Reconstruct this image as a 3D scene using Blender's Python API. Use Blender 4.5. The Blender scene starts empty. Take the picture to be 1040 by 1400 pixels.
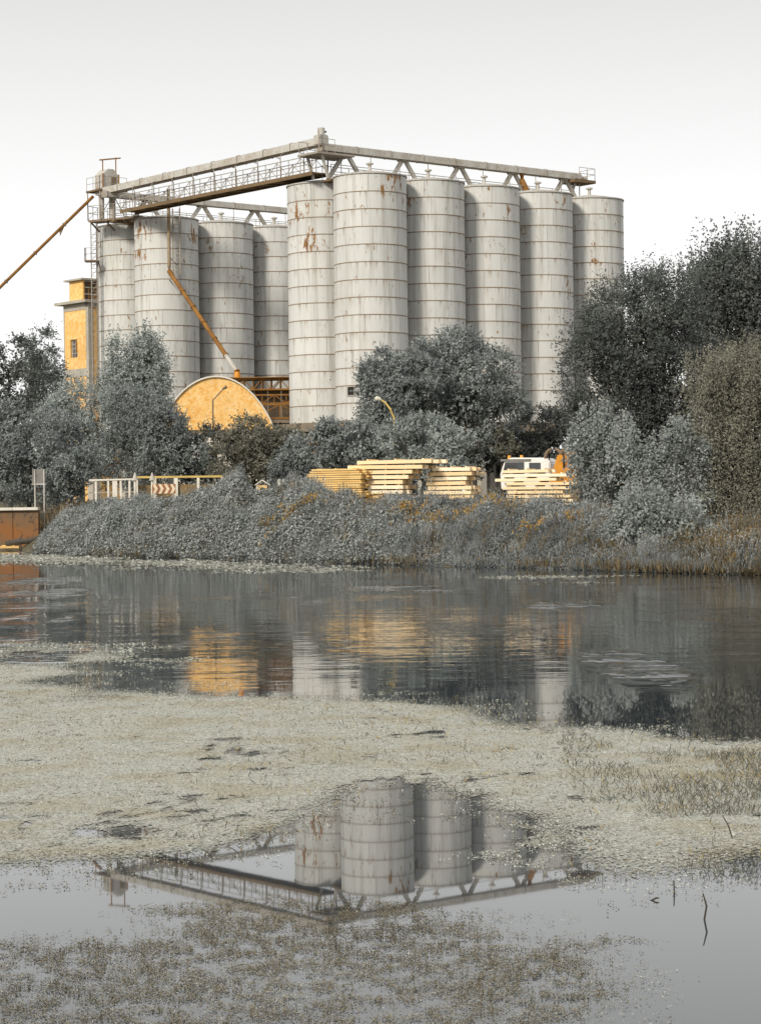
import bpy, math, random
import numpy as np
from mathutils import Vector, Matrix

random.seed(7)
RNG = np.random.default_rng(11)
S = bpy.context.scene
COL = S.collection

# ------------------------------------------------------------------ camera
F, CAMH, HOR, ROLL = 3020.0, 2.2, 14.0, 0.0115
cam_d = bpy.data.cameras.new('camera')
cam = bpy.data.objects.new('camera', cam_d)
COL.objects.link(cam)
cam_d.sensor_fit = 'HORIZONTAL'
cam_d.sensor_width = 36.0
cam_d.lens = 36.0 * F / 1040.0
cam_d.clip_start, cam_d.clip_end = 0.5, 6000.0
pitch = -HOR / F
fw = Vector((0, math.cos(pitch), math.sin(pitch)))
r0 = Vector((1, 0, 0))
u0 = r0.cross(fw)
cr, sr = math.cos(ROLL), math.sin(ROLL)
rr = cr * r0 - sr * u0
uu = sr * r0 + cr * u0
m = Matrix((rr, uu, -fw)).transposed().to_4x4()
m.translation = Vector((0, 0, CAMH))
cam.matrix_world = m
S.camera = cam

# ------------------------------------------------------------------ light
SUN_EL, SUN_AZ = 34.0, 34.0            # azimuth: degrees to the left of straight behind the camera
W = bpy.data.worlds.new('World')
S.world = W
W.use_nodes = True
nt = W.node_tree
nt.nodes.clear()
wo = nt.nodes.new('ShaderNodeOutputWorld')
bg = nt.nodes.new('ShaderNodeBackground')
bg.inputs['Strength'].default_value = 0.1
sky = nt.nodes.new('ShaderNodeTexSky')
sky.sky_type = 'NISHITA'
sky.sun_disc = False
sky.sun_elevation = math.radians(SUN_EL)
sky.sun_rotation = math.radians(180 + SUN_AZ)
sky.air_density, sky.dust_density = 1.0, 4.0
geo = nt.nodes.new('ShaderNodeTexCoord')
sep = nt.nodes.new('ShaderNodeSeparateXYZ')
nt.links.new(geo.outputs['Generated'], sep.inputs[0])
rmp = nt.nodes.new('ShaderNodeValToRGB')      # thin overcast: pale at the horizon, greyer overhead
el = rmp.color_ramp.elements
el[0].position, el[0].color = 0.0, (1.0, 1.0, 0.985, 1)
el[1].position, el[1].color = 1.0, (0.62, 0.63, 0.64, 1)
e = el.new(0.12); e.color = (0.86, 0.86, 0.85, 1)
e = el.new(0.24); e.color = (0.61, 0.605, 0.58, 1)
nt.links.new(sep.outputs['Z'], rmp.inputs[0])
sc_ = nt.nodes.new('ShaderNodeVectorMath'); sc_.operation = 'SCALE'
sc_.inputs['Scale'].default_value = 10.0
nt.links.new(rmp.outputs[0], sc_.inputs[0])
mx = nt.nodes.new('ShaderNodeMixRGB')
mx.inputs[0].default_value = 0.93
nt.links.new(sky.outputs[0], mx.inputs[1])
nt.links.new(sc_.outputs[0], mx.inputs[2])
nt.links.new(mx.outputs[0], bg.inputs['Color'])
nt.links.new(bg.outputs[0], wo.inputs['Surface'])

sd = bpy.data.lights.new('sun', 'SUN')
sd.energy = 2.7
sd.angle = math.radians(12.0)
sd.color = (1.0, 0.93, 0.82)
sun = bpy.data.objects.new('sun', sd)
COL.objects.link(sun)
ea, aa = math.radians(SUN_EL), math.radians(SUN_AZ)
to_sun = Vector((-math.sin(aa) * math.cos(ea), -math.cos(aa) * math.cos(ea), math.sin(ea)))
sun.rotation_euler = to_sun.to_track_quat('Z', 'Y').to_euler()
sun.location = to_sun * 300

S.view_settings.view_transform = 'Standard'
S.view_settings.look = 'None'
S.view_settings.exposure = 0.35
S.view_settings.gamma = 1.0
S.view_settings.use_curve_mapping = False
try:
    S.cycles.use_denoising = True
    S.cycles.denoiser = 'OPENIMAGEDENOISE'
    S.cycles.max_bounces = 6
    S.cycles.diffuse_bounces = 2
    S.cycles.glossy_bounces = 3
    S.cycles.transparent_max_bounces = 8
    S.cycles.caustics_reflective = False
except Exception:
    pass

# ------------------------------------------------------------------ helpers
def at(px, py, d):
    """the point of the place, d metres away, that a pixel of the 1040 x 1400 photograph shows"""
    x, y = px - 520.0, 700.0 - py
    wx, wz = cr * x + sr * y, -sr * x + cr * y
    return Vector((wx / F * d, d, CAMH + (wz - HOR) / F * d))

def on_water(px, py):
    x, y = px - 520.0, 700.0 - py
    wz = -sr * x + cr * y - HOR
    d = -CAMH * F / wz
    return ((cr * x + sr * y) / F * d, d)

ORG = {}
def tag(o, label=None, cat=None, group=None, kind=None):
    if label: o['label'] = label
    if cat: o['category'] = cat
    if group: o['group'] = group
    if kind: o['kind'] = kind
    return o

def thing(name, loc, label, cat, group=None, rz=0.0):
    o = bpy.data.objects.new(name, None)
    o.empty_display_size = 0.3
    COL.objects.link(o)
    o.location = loc
    o.rotation_euler = (0, 0, rz)
    ORG[o.name] = (Vector(loc), rz)
    return tag(o, label, cat, group)

def inst(name, me, parent, loc=(0, 0, 0), rot=(0, 0, 0), scale=(1, 1, 1)):
    o = bpy.data.objects.new(name, me)
    COL.objects.link(o)
    o.parent = parent
    o.location, o.rotation_euler, o.scale = loc, rot, scale
    if parent and parent.name in ORG: ORG[o.name] = ORG[parent.name]
    return o

class MB:
    """collects shapes for one mesh"""
    def __init__(s): s.v, s.f = [], []
    def add(s, vs, fs):
        b = len(s.v)
        s.v += [tuple(x) for x in vs]
        s.f += [tuple(i + b for i in f) for f in fs]
        return s
    def box(s, c, size, ax=None, ay=None):
        """box by centre and size; ax, ay: horizontal axes"""
        c = Vector(c)
        ax = Vector(ax or (1, 0, 0)); ay = Vector(ay or (0, 1, 0)); az = ax.cross(ay)
        hx, hy, hz = [q / 2 for q in size]
        vs = [c + ax * (i * hx) + ay * (j * hy) + az * (k * hz) for k in (-1, 1) for j in (-1, 1) for i in (-1, 1)]
        return s.add(vs, [(0, 2, 3, 1), (4, 5, 7, 6), (0, 1, 5, 4), (2, 6, 7, 3), (0, 4, 6, 2), (1, 3, 7, 5)])
    def bar(s, p0, p1, w, h=None, up=(0, 0, 1)):
        h = h or w
        p0, p1 = Vector(p0), Vector(p1)
        a = (p1 - p0).normalized()
        up = Vector(up)
        if abs(a.dot(up)) > 0.98: up = Vector((0, 1, 0))
        b = a.cross(up).normalized(); c = b.cross(a)
        vs = [p + b * (i * w / 2) + c * (k * h / 2) for p in (p0, p1) for (i, k) in ((-1, -1), (1, -1), (1, 1), (-1, 1))]
        return s.add(vs, [(3, 2, 1, 0), (4, 5, 6, 7), (0, 1, 5, 4), (1, 2, 6, 5), (2, 3, 7, 6), (3, 0, 4, 7)])
    def tube(s, pts, rad, n=8, cap=True):
        pts = [Vector(p) for p in pts]
        if not hasattr(rad, '__len__'): rad = [rad] * len(pts)
        vs, fs = [], []
        for i, p in enumerate(pts):
            a = (pts[min(i + 1, len(pts) - 1)] - pts[max(i - 1, 0)]).normalized()
            up = Vector((0, 0, 1)) if abs(a.z) < 0.95 else Vector((0, 1, 0))
            b = a.cross(up).normalized(); c = b.cross(a)
            vs += [p + (b * math.cos(2 * math.pi * k / n) + c * math.sin(2 * math.pi * k / n)) * rad[i] for k in range(n)]
        for i in range(len(pts) - 1):
            for k in range(n):
                k2 = (k + 1) % n
                fs.append((i * n + k, i * n + k2, (i + 1) * n + k2, (i + 1) * n + k))
        if cap:
            fs.append(tuple(reversed(range(n)))); fs.append(tuple(range((len(pts) - 1) * n, len(pts) * n)))
        return s.add(vs, fs)
    def lathe(s, prof, n=32, c=(0, 0, 0), cap=False):
        c = Vector(c); vs, fs = [], []
        for r, z in prof:
            vs += [c + Vector((r * math.cos(2 * math.pi * k / n), r * math.sin(2 * math.pi * k / n), z)) for k in range(n)]
        for i in range(len(prof) - 1):
            for k in range(n):
                k2 = (k + 1) % n
                fs.append((i * n + k, i * n + k2, (i + 1) * n + k2, (i + 1) * n + k))
        if cap:
            fs.append(tuple(range((len(prof) - 1) * n, len(prof) * n)))
        return s.add(vs, fs)
    def prism(s, poly, off):
        """extrude a planar polygon (list of points) by a vector"""
        n = len(poly); off = Vector(off)
        vs = [Vector(p) for p in poly] + [Vector(p) + off for p in poly]
        fs = [tuple(range(n)), tuple(reversed(range(n, 2 * n)))] + [(i, n + i, n + (i + 1) % n, (i + 1) % n) for i in range(n)]
        return s.add(vs, fs)
    def mesh(s, name, mat, smooth=False, bevel=0.0):
        me = bpy.data.meshes.new(name)
        me.from_pydata(s.v, [], s.f)
        me.materials.append(mat)
        import bmesh
        bm = bmesh.new(); bm.from_mesh(me)
        bmesh.ops.recalc_face_normals(bm, faces=bm.faces)
        if bevel:
            bmesh.ops.bevel(bm, geom=[e for e in bm.edges if e.calc_face_angle(0) > 0.5], offset=bevel, segments=2, affect='EDGES')
        bm.to_mesh(me); bm.free()
        if smooth:
            me.shade_smooth()
            try: me.set_sharp_from_angle(angle=math.radians(40))
            except Exception: pass
        return me
    def build(s, name, mat, parent=None, smooth=False, bevel=0.0):
        """vertices are given in world coordinates; they are moved into the parent's frame"""
        if parent is not None and parent.name in ORG:
            o0, rz = ORG[parent.name]
            inv = Matrix.Rotation(-rz, 3, 'Z')
            s.v = [tuple(inv @ (Vector(p) - o0)) for p in s.v]
        me = s.mesh(name, mat, smooth, bevel)
        o = bpy.data.objects.new(name, me)
        COL.objects.link(o)
        if parent is not None:
            o.parent = parent
            if parent.name in ORG: ORG[o.name] = ORG[parent.name]
        return o

# ------------------------------------------------------------------ materials
class N:
    """small node-tree helper"""
    def __init__(s, name):
        s.m = bpy.data.materials.new(name); s.m.use_nodes = True
        s.t = s.m.node_tree; s.t.nodes.clear()
        s.out = s.t.nodes.new('ShaderNodeOutputMaterial')
        s.b = s.t.nodes.new('ShaderNodeBsdfPrincipled')
        s.t.links.new(s.b.outputs[0], s.out.inputs['Surface'])
        s._pos = None
    def n(s, typ, **kw):
        x = s.t.nodes.new(typ)
        for k, v in kw.items(): setattr(x, k, v)
        return x
    def l(s, a, b): s.t.links.new(a, b)
    def val(s, sock, v):
        if hasattr(v, 'is_output') or isinstance(v, bpy.types.NodeSocket): s.l(v, sock)
        else: sock.default_value = v
    def pos(s):
        if s._pos is None: s._pos = s.n('ShaderNodeNewGeometry').outputs['Position']
        return s._pos
    def obj(s): return s.n('ShaderNodeTexCoord').outputs['Object']
    def scaled(s, vec, sc):
        x = s.n('ShaderNodeVectorMath', operation='MULTIPLY'); s.l(vec, x.inputs[0]); x.inputs[1].default_value = sc
        return x.outputs[0]
    def noise(s, scale, vec=None, detail=3.0, rough=0.55, out=0):
        x = s.n('ShaderNodeTexNoise'); s.l(vec if vec is not None else s.pos(), x.inputs['Vector'])
        x.inputs['Scale'].default_value = scale; x.inputs['Detail'].default_value = detail; x.inputs['Roughness'].default_value = rough
        return x.outputs[out]
    def math(s, op, a, b=0.0, c=0.0, clamp=False):
        x = s.n('ShaderNodeMath', operation=op, use_clamp=clamp)
        s.val(x.inputs[0], a); s.val(x.inputs[1], b); s.val(x.inputs[2], c)
        return x.outputs[0]
    def step(s, v, a, b):
        x = s.n('ShaderNodeMapRange', interpolation_type='SMOOTHSTEP')
        s.val(x.inputs[0], v); x.inputs[1].default_value = a; x.inputs[2].default_value = b
        return x.outputs[0]
    def mix(s, f, a, b):
        x = s.n('ShaderNodeMixRGB')
        s.val(x.inputs[0], f)
        for i, c in ((1, a), (2, b)):
            if isinstance(c, tuple): x.inputs[i].default_value = (*c, 1)
            else: s.l(c, x.inputs[i])
        return x.outputs[0]
    def ramp(s, v, stops):
        x = s.n('ShaderNodeValToRGB'); e = x.color_ramp.elements
        e[0].position, e[0].color = stops[0][0], (*stops[0][1], 1)
        e[1].position, e[1].color = stops[-1][0], (*stops[-1][1], 1)
        for p, c in stops[1:-1]:
            q = e.new(p); q.color = (*c, 1)
        s.val(x.inputs[0], v)
        return x.outputs[0]
    def sep(s, v):
        x = s.n('ShaderNodeSeparateXYZ'); s.l(v, x.inputs[0]); return x.outputs
    def bump(s, h, strength=0.3, dist=0.02):
        x = s.n('ShaderNodeBump'); x.inputs['Strength'].default_value = strength; x.inputs['Distance'].default_value = dist
        s.l(h, x.inputs['Height']); s.l(x.outputs[0], s.b.inputs['Normal'])
    def fin(s, col, rough=0.8, spec=0.3, metal=0.0):
        if isinstance(col, tuple): s.b.inputs['Base Color'].default_value = (*col, 1)
        else: s.l(col, s.b.inputs['Base Color'])
        s.val(s.b.inputs['Roughness'], rough)
        s.b.inputs['Specular IOR Level'].default_value = spec
        s.b.inputs['Metallic'].default_value = metal
        return s.m

def weathered(name, col, col2, dirt, scale=1.2, rough=0.8, amount=0.5):
    a = N(name)
    n1 = a.noise(scale, detail=5)
    n2 = a.noise(scale * 7, detail=4)
    c = a.mix(a.step(n1, 0.3, 0.7), col, col2)
    c = a.mix(a.math('MULTIPLY', a.step(n2, 0.52, 0.72), amount), c, dirt)
    a.bump(n2, 0.25, 0.02)
    return a.fin(c, rough)

RUSTY = [(412, 285, 153.2, 1.3), (440, 285, 153.5, 1.2), (425, 330, 153.0, 1.2), (448, 385, 153.8, .8), (195, 322, 170.8, 1.3), (190, 350, 171.0, 1.0), (258, 325, 171.5, 1.2), (264, 390, 172.0, .7), (170, 330, 174.8, .9), (535, 248, 149.5, 1.2), (525, 262, 149, .8), (337, 305, 175, 1.0), (690, 292, 156, .9), (696, 262, 156.5, .7), (765, 270, 159, 1.0), (812, 362, 162.2, .9), (835, 300, 163, .7), (775, 395, 159.5, .8), (355, 465, 177.5, .8), (300, 368, 173.8, .6)]
def silo_steel():
    a = N('silo_steel')
    p = a.pos()
    rnd = a.n('ShaderNodeObjectInfo').outputs['Random']
    xyz = a.sep(p)
    streak = a.noise(1.0, a.scaled(p, (2.6, 2.6, 0.10)), detail=4)
    big = a.noise(0.35, p, detail=4)
    fine = a.noise(9.0, p, detail=3)
    c = a.ramp(rnd, [(0.0, (0.545, 0.55, 0.53)), (0.5, (0.57, 0.57, 0.55)), (1.0, (0.595, 0.595, 0.57))])
    c = a.mix(a.math('MULTIPLY', a.step(streak, 0.46, 0.72), 0.6), c, (0.33, 0.32, 0.285))
    c = a.mix(a.math('MULTIPLY', a.step(big, 0.5, 0.75), 0.30), c, (0.38, 0.36, 0.32))
    # grime and rust that hang below every joint
    h = a.math('FRACT', a.math('DIVIDE', a.math('SUBTRACT', xyz[2], 7.7), 1.186))
    edge = a.math('POWER', h, 3.5)
    drip = a.noise(1.0, a.scaled(p, (5.0, 5.0, 0.35)), detail=3)
    rd = a.math('MULTIPLY', edge, a.step(drip, 0.50, 0.70))
    c = a.mix(a.math('MULTIPLY', rd, 0.9), c, (0.24, 0.17, 0.10))
    # rust blisters in clusters, mostly towards the top
    clus = a.noise(0.55, p, detail=2)
    top = a.step(xyz[2], 17.0, 24.0)
    spot = a.noise(2.1, a.scaled(p, (1.0, 1.0, 0.6)), detail=4, rough=0.65)
    thr = a.math('MULTIPLY', a.step(clus, 0.46, 0.60), a.math('ADD', a.math('MULTIPLY', top, 0.8), 0.2))
    rs = a.math('MULTIPLY', a.step(spot, 0.60, 0.645), thr)
    near = None
    for (px, py, d, r) in RUSTY:
        q = a.n('ShaderNodeVectorMath', operation='DISTANCE'); a.l(p, q.inputs[0]); q.inputs[1].default_value = at(px, py, d)
        u = a.step(q.outputs['Value'], r * 1.25, r * 0.3)
        near = u if near is None else a.math('MAXIMUM', near, u)
    sp2 = a.noise(2.6, a.scaled(p, (1.2, 1.2, 0.38)), detail=5, rough=0.7)
    rs = a.math('MAXIMUM', rs, a.step(a.math('ADD', sp2, a.math('MULTIPLY', near, 0.13)), 0.645, 0.675))
    c = a.mix(rs, c, a.ramp(fine, [(0.3, (0.11, 0.055, 0.025)), (0.7, (0.36, 0.18, 0.05))]))
    a.bump(a.noise(1.3, p, detail=3), 0.25, 0.03)
    return a.fin(c, 0.55, 0.35)

def leaf_mat(name, dark, mid, light, transl=0.25, rough=0.6):
    a = N(name)
    t = a.n('ShaderNodeAttribute'); t.attribute_name = 'tint'
    c = a.ramp(t.outputs['Fac'], [(0.0, dark), (0.5, mid), (1.0, light)])
    a.fin(c, rough, 0.12)
    tr = a.n('ShaderNodeBsdfTranslucent'); a.l(c, tr.inputs[0])
    ms = a.n('ShaderNodeMixShader'); ms.inputs[0].default_value = transl
    a.l(a.b.outputs[0], ms.inputs[1]); a.l(tr.outputs[0], ms.inputs[2]); a.l(ms.outputs[0], a.out.inputs['Surface'])
    return a.m

def plain(name, col, rough=0.6, spec=0.4, metal=0.0, var=0.12):
    a = N(name)
    n1 = a.noise(3.0, detail=4)
    d = tuple(q * (1 - var * 2) for q in col)
    return a.fin(a.mix(a.step(n1, 0.35, 0.7), col, d), rough, spec, metal)

M = {}
M['silo'] = silo_steel()
M['joint'] = weathered('rusty_joint', (0.30, 0.23, 0.16), (0.24, 0.16, 0.09), (0.14, 0.07, 0.03), 1.5)
M['roof'] = weathered('silo_roof', (0.46, 0.45, 0.42), (0.40, 0.38, 0.34), (0.28, 0.17, 0.08), 1.0)
M['galv'] = weathered('weathered_white_steel', (0.52, 0.51, 0.48), (0.40, 0.37, 0.32), (0.26, 0.15, 0.06), 1.1, 0.6, 0.75)
M['darksteel'] = weathered('dark_rusted_steel', (0.16, 0.13, 0.10), (0.22, 0.16, 0.10), (0.26, 0.13, 0.03), 1.6, 0.8, 0.7)
M['rail'] = weathered('grey_rail_paint', (0.33, 0.31, 0.28), (0.28, 0.24, 0.19), (0.24, 0.13, 0.05), 2.0)
M['rust'] = weathered('orange_rust', (0.27, 0.13, 0.03), (0.17, 0.075, 0.02), (0.40, 0.23, 0.07), 1.5, 0.9, 0.7)
M['pipe'] = weathered('brownish_pipe', (0.34, 0.28, 0.20), (0.26, 0.18, 0.10), (0.24, 0.12, 0.04), 1.8)
M['deck'] = weathered('rusty_walkway', (0.13, 0.095, 0.06), (0.18, 0.12, 0.065), (0.36, 0.21, 0.06), 1.5, 0.9, 0.75)
def render_yellow():
    a = N('yellow_render')
    n1 = a.noise(0.8, detail=5); n2 = a.noise(3.2, detail=5, rough=0.65); n3 = a.noise(9.0, detail=3)
    c = a.ramp(n2, [(0.34, (0.74, 0.37, 0.085)), (0.5, (0.84, 0.53, 0.20)), (0.66, (0.87, 0.64, 0.34))])
    c = a.mix(a.math('MULTIPLY', a.step(n1, 0.5, 0.7), 0.5), c, (0.70, 0.40, 0.12))
    c = a.mix(a.math('MULTIPLY', a.step(n3, 0.54, 0.68), 0.65), c, (0.50, 0.27, 0.07))
    a.bump(n3, 0.3, 0.02)
    return a.fin(c, 0.9, 0.2)
M['yellow'] = render_yellow()
M['concrete'] = weathered('pale_concrete', (0.46, 0.43, 0.37), (0.38, 0.35, 0.30), (0.24, 0.20, 0.15), 0.9, 0.9)
M['slab'] = weathered('stained_concrete', (0.20, 0.16, 0.12), (0.27, 0.22, 0.16), (0.12, 0.08, 0.05), 0.8, 0.9)
M['white'] = weathered('old_white_paint', (0.72, 0.69, 0.62), (0.64, 0.60, 0.52), (0.40, 0.30, 0.18), 2.0, 0.7)
M['dark'] = plain('dark_opening', (0.025, 0.022, 0.02), 0.7, 0.2)
M['glass'] = plain('dark_glass', (0.05, 0.055, 0.06), 0.08, 0.6)
M['orange'] = plain('orange_paint', (0.72, 0.30, 0.03), 0.5)
M['cabwhite'] = plain('cab_white', (0.82, 0.80, 0.76), 0.35, 0.5, 0.0, 0.05)
M['rubber'] = plain('black_rubber', (0.03, 0.03, 0.03), 0.85, 0.2)
M['lampyel'] = plain('yellow_lamp_paint', (0.62, 0.45, 0.14), 0.5)
M['lampwhite'] = plain('lamp_head_white', (0.78, 0.74, 0.62), 0.4)
M['quay'] = weathered('rust_stained_wall', (0.17, 0.115, 0.07), (0.26, 0.11, 0.035), (0.07, 0.05, 0.04), 0.7, 0.9, 0.8)
M['signgrey'] = plain('grey_sign_back', (0.20, 0.19, 0.175), 0.6)
M['signbrown'] = plain('faded_brown_sign', (0.30, 0.13, 0.06), 0.7)
M['signcream'] = plain('faded_cream_sign', (0.78, 0.64, 0.45), 0.6)
M['ochre'] = weathered('ochre_mesh_panel', (0.24, 0.15, 0.05), (0.15, 0.12, 0.07), (0.20, 0.14, 0.07), 1.5, 0.9)
M['bark'] = weathered('bark', (0.09, 0.08, 0.065), (0.06, 0.052, 0.042), (0.035, 0.03, 0.025), 3.0, 0.95)

def timber(name, c1, c2, dirt):
    a = N(name)
    rnd = a.n('ShaderNodeObjectInfo').outputs['Random']
    o = a.obj()
    grain = a.noise(1.0, a.scaled(o, (1.5, 40, 40)), detail=4)
    big = a.noise(2.0, a.pos(), detail=3)
    c = a.mix(rnd, c1, c2)
    c = a.mix(a.math('MULTIPLY', a.step(grain, 0.5, 0.75), 0.45), c, dirt)
    c = a.mix(a.math('MULTIPLY', a.step(big, 0.5, 0.7), 0.25), c, dirt)
    return a.fin(c, 0.75, 0.2)
M['timber'] = timber('fresh_sawn_timber', (0.84, 0.60, 0.31), (0.95, 0.84, 0.64), (0.66, 0.40, 0.15))
M['timber_old'] = timber('ochre_sawn_timber', (0.72, 0.46, 0.17), (0.80, 0.56, 0.24), (0.45, 0.25, 0.07))

# foliage: muted blue-grey greens
M['leaf_dark'] = leaf_mat('leaf_dark', (0.065, 0.070, 0.069), (0.134, 0.147, 0.138), (0.271, 0.286, 0.259))
M['leaf_mid'] = leaf_mat('leaf_mid', (0.131, 0.150, 0.150), (0.270, 0.295, 0.288), (0.541, 0.579, 0.548))
M['leaf_pale'] = leaf_mat('leaf_pale', (0.187, 0.210, 0.204), (0.355, 0.388, 0.371), (0.619, 0.665, 0.619))
M['leaf_olive'] = leaf_mat('leaf_olive', (0.099, 0.096, 0.076), (0.207, 0.204, 0.162), (0.370, 0.353, 0.274))
M['leaf_vine'] = leaf_mat('leaf_vine', (0.103, 0.116, 0.114), (0.249, 0.270, 0.258), (0.435, 0.467, 0.435))
M['leaf_ivy'] = leaf_mat('leaf_ivy', (0.106, 0.119, 0.112), (0.287, 0.306, 0.294), (0.526, 0.550, 0.526))
M['leaf_wild'] = leaf_mat('leaf_wild', (0.093, 0.105, 0.105), (0.250, 0.266, 0.265), (0.451, 0.470, 0.457))
M['leaf_autumn'] = leaf_mat('leaf_autumn', (0.045, 0.042, 0.033), (0.13, 0.105, 0.060), (0.33, 0.22, 0.08))
M['plume'] = leaf_mat('orange_plume', (0.24, 0.15, 0.05), (0.42, 0.25, 0.06), (0.55, 0.36, 0.10))
M['straw'] = leaf_mat('brown_grass', (0.08, 0.066, 0.045), (0.17, 0.13, 0.075), (0.33, 0.25, 0.13))
M['weed'] = leaf_mat('floating_weed', (0.172, 0.163, 0.121), (0.402, 0.405, 0.347), (0.621, 0.632, 0.575), 0.1, 0.7)
M['weed_near'] = leaf_mat('near_weed', (0.07, 0.056, 0.033), (0.20, 0.17, 0.11), (0.44, 0.41, 0.32), 0.15, 0.7)
M['reed'] = leaf_mat('water_reed', (0.07, 0.075, 0.07), (0.17, 0.16, 0.12), (0.45, 0.33, 0.12), 0.2, 0.6)

def water():
    a = N('river_water')
    p = a.pos(); xyz = a.sep(p); X, Y = xyz[0], xyz[1]
    w1 = a.noise(1.0, a.scaled(p, (0.55, 1.15, 1)), detail=3, rough=0.5)
    w2 = a.noise(1.0, a.scaled(p, (0.16, 0.30, 1)), detail=2, rough=0.5)
    w3 = a.noise(1.0, a.scaled(p, (2.2, 4.2, 1)), detail=2, rough=0.5)
    # still water close by and along the far bank, a light breeze mid-river
    breeze = a.math('MULTIPLY', a.step(Y, 24.0, 30.0), a.math('SUBTRACT', 1.0, a.math('MULTIPLY', a.step(Y, 58.0, 75.0), 0.4)))
    gust = a.step(a.noise(1.0, a.scaled(p, (0.22, 0.075, 1)), detail=3), 0.50, 0.68)
    def patch(cx, cy, rx, ry):
        u = a.math('DIVIDE', a.math('SUBTRACT', X, cx), rx); v = a.math('DIVIDE', a.math('SUBTRACT', Y, cy), ry)
        q = a.math('ADD', a.math('MULTIPLY', u, u), a.math('MULTIPLY', v, v))
        return a.step(q, 1.0, 0.2)
    pt = None
    for (px, py, rx, ry) in PATCHES:
        cx, cy = on_water(px, py)
        x1, _ = on_water(px + rx, py); _, y1 = on_water(px, py - ry)
        q = patch(cx, cy, abs(x1 - cx), abs(y1 - cy))
        pt = q if pt is None else a.math('MAXIMUM', pt, q)
    amp = a.math('ADD', 0.007, a.math('MULTIPLY', gust, 0.036))
    amp = a.math('ADD', amp, a.math('MULTIPLY', a.math('MULTIPLY', pt, a.step(a.noise(1.0, a.scaled(p, (0.7, 0.22, 1)), detail=3, rough=0.6), 0.44, 0.60)), 0.26))
    amp = a.math('MULTIPLY', amp, breeze)
    amp = a.math('ADD', amp, 0.00006)
    h = a.math('ADD', a.math('ADD', w1, a.math('MULTIPLY', w2, 1.8)), a.math('MULTIPLY', w3, 0.3))
    h = a.math('MULTIPLY', a.math('SUBTRACT', h, 1.55), amp)
    a.bump(h, 1.0, 1.0)
    a.fin((0.036, 0.043, 0.049), 0.015, 0.5)
    a.b.inputs['IOR'].default_value = 2.0
    return a.m
PATCHES = [(870, 915, 75, 32), (770, 826, 70, 9), (60, 812, 70, 8), (560, 805, 110, 6), (60, 845, 60, 8), (60, 795, 60, 7)]
M['water'] = water()

def ground_mat():
    a = N('bank_soil')
    n1 = a.noise(0.3, detail=5); n2 = a.noise(4.0, detail=4)
    c = a.mix(a.step(n1, 0.35, 0.65), (0.10, 0.085, 0.06), (0.13, 0.12, 0.08))
    c = a.mix(a.math('MULTIPLY', a.step(n2, 0.5, 0.7), 0.6), c, (0.06, 0.05, 0.04))
    a.bump(n2, 0.5, 0.05)
    return a.fin(c, 0.95, 0.1)
M['ground'] = ground_mat()

# ------------------------------------------------------------------ setting: terrain and river
SH_X = [-300, -60, -30, -18.5, -17.2, -15.6, -12, -6.5, 0, 5, 7.5, 10.7, 18, 60, 300]
SH_Y = [180, 128, 113, 111.6, 109, 100.5, 94, 87.5, 77.5, 71, 66.5, 62.5, 55, 40, 20]
def shore(x): return np.interp(x, SH_X, SH_Y)
def smooth(t): t = np.clip(t, 0, 1); return t * t * (3 - 2 * t)
def terrain(x, y):
    t = np.asarray(y) - shore(x)
    z = -1.4 + 1.45 * smooth((t + 6) / 6.0) + 1.75 * smooth(t / (10.0 + 14.0 * smooth((np.asarray(x) - 4.5) / 4.0))) + 0.7 * smooth((t - 38) / 25.0)
    near = 2.2 * smooth((5.0 - np.asarray(y)) / 6.0)
    return z + near * (np.asarray(y) < 20)
def gz(x, y): return float(terrain(x, y))

def grid_mesh(name, xs, ys, zf, mat):
    X, Y = np.meshgrid(xs, ys)
    Z = zf(X, Y)
    v = np.stack([X, Y, Z], -1).reshape(-1, 3)
    nx, ny = len(xs), len(ys)
    i = np.arange(nx - 1)[None] + nx * np.arange(ny - 1)[:, None]
    f = np.stack([i, i + 1, i + 1 + nx, i + nx], -1).reshape(-1, 4)
    me = bpy.data.meshes.new(name)
    me.from_pydata(v.tolist(), [], f.tolist())
    me.materials.append(mat); me.shade_smooth()
    o = bpy.data.objects.new(name, me); COL.objects.link(o)
    return o
xs = np.concatenate([[-3000, -1200, -500, -220, -120], np.arange(-80, 80.1, 2.0), [120, 220, 500, 1200, 3000]])
ys = np.concatenate([[-800, -200, -60, -20, -8, -4, 0, 3, 6, 10, 20, 30], np.arange(36, 190, 2.0), [220, 300, 500, 1000, 2000, 4000]])
tag(grid_mesh('ground', xs, ys, lambda x, y: terrain(x, y), M['ground']), 'bare soil of the river bank and the yard behind it', None, None, 'structure')
tag(grid_mesh('river_water', np.array([-400.0, 0, 400.0]), np.array([-40.0, 60, 185.0]), lambda x, y: 0 * x, M['water']), 'grey river water reflecting the silos and trees', None, None, 'structure')

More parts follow.
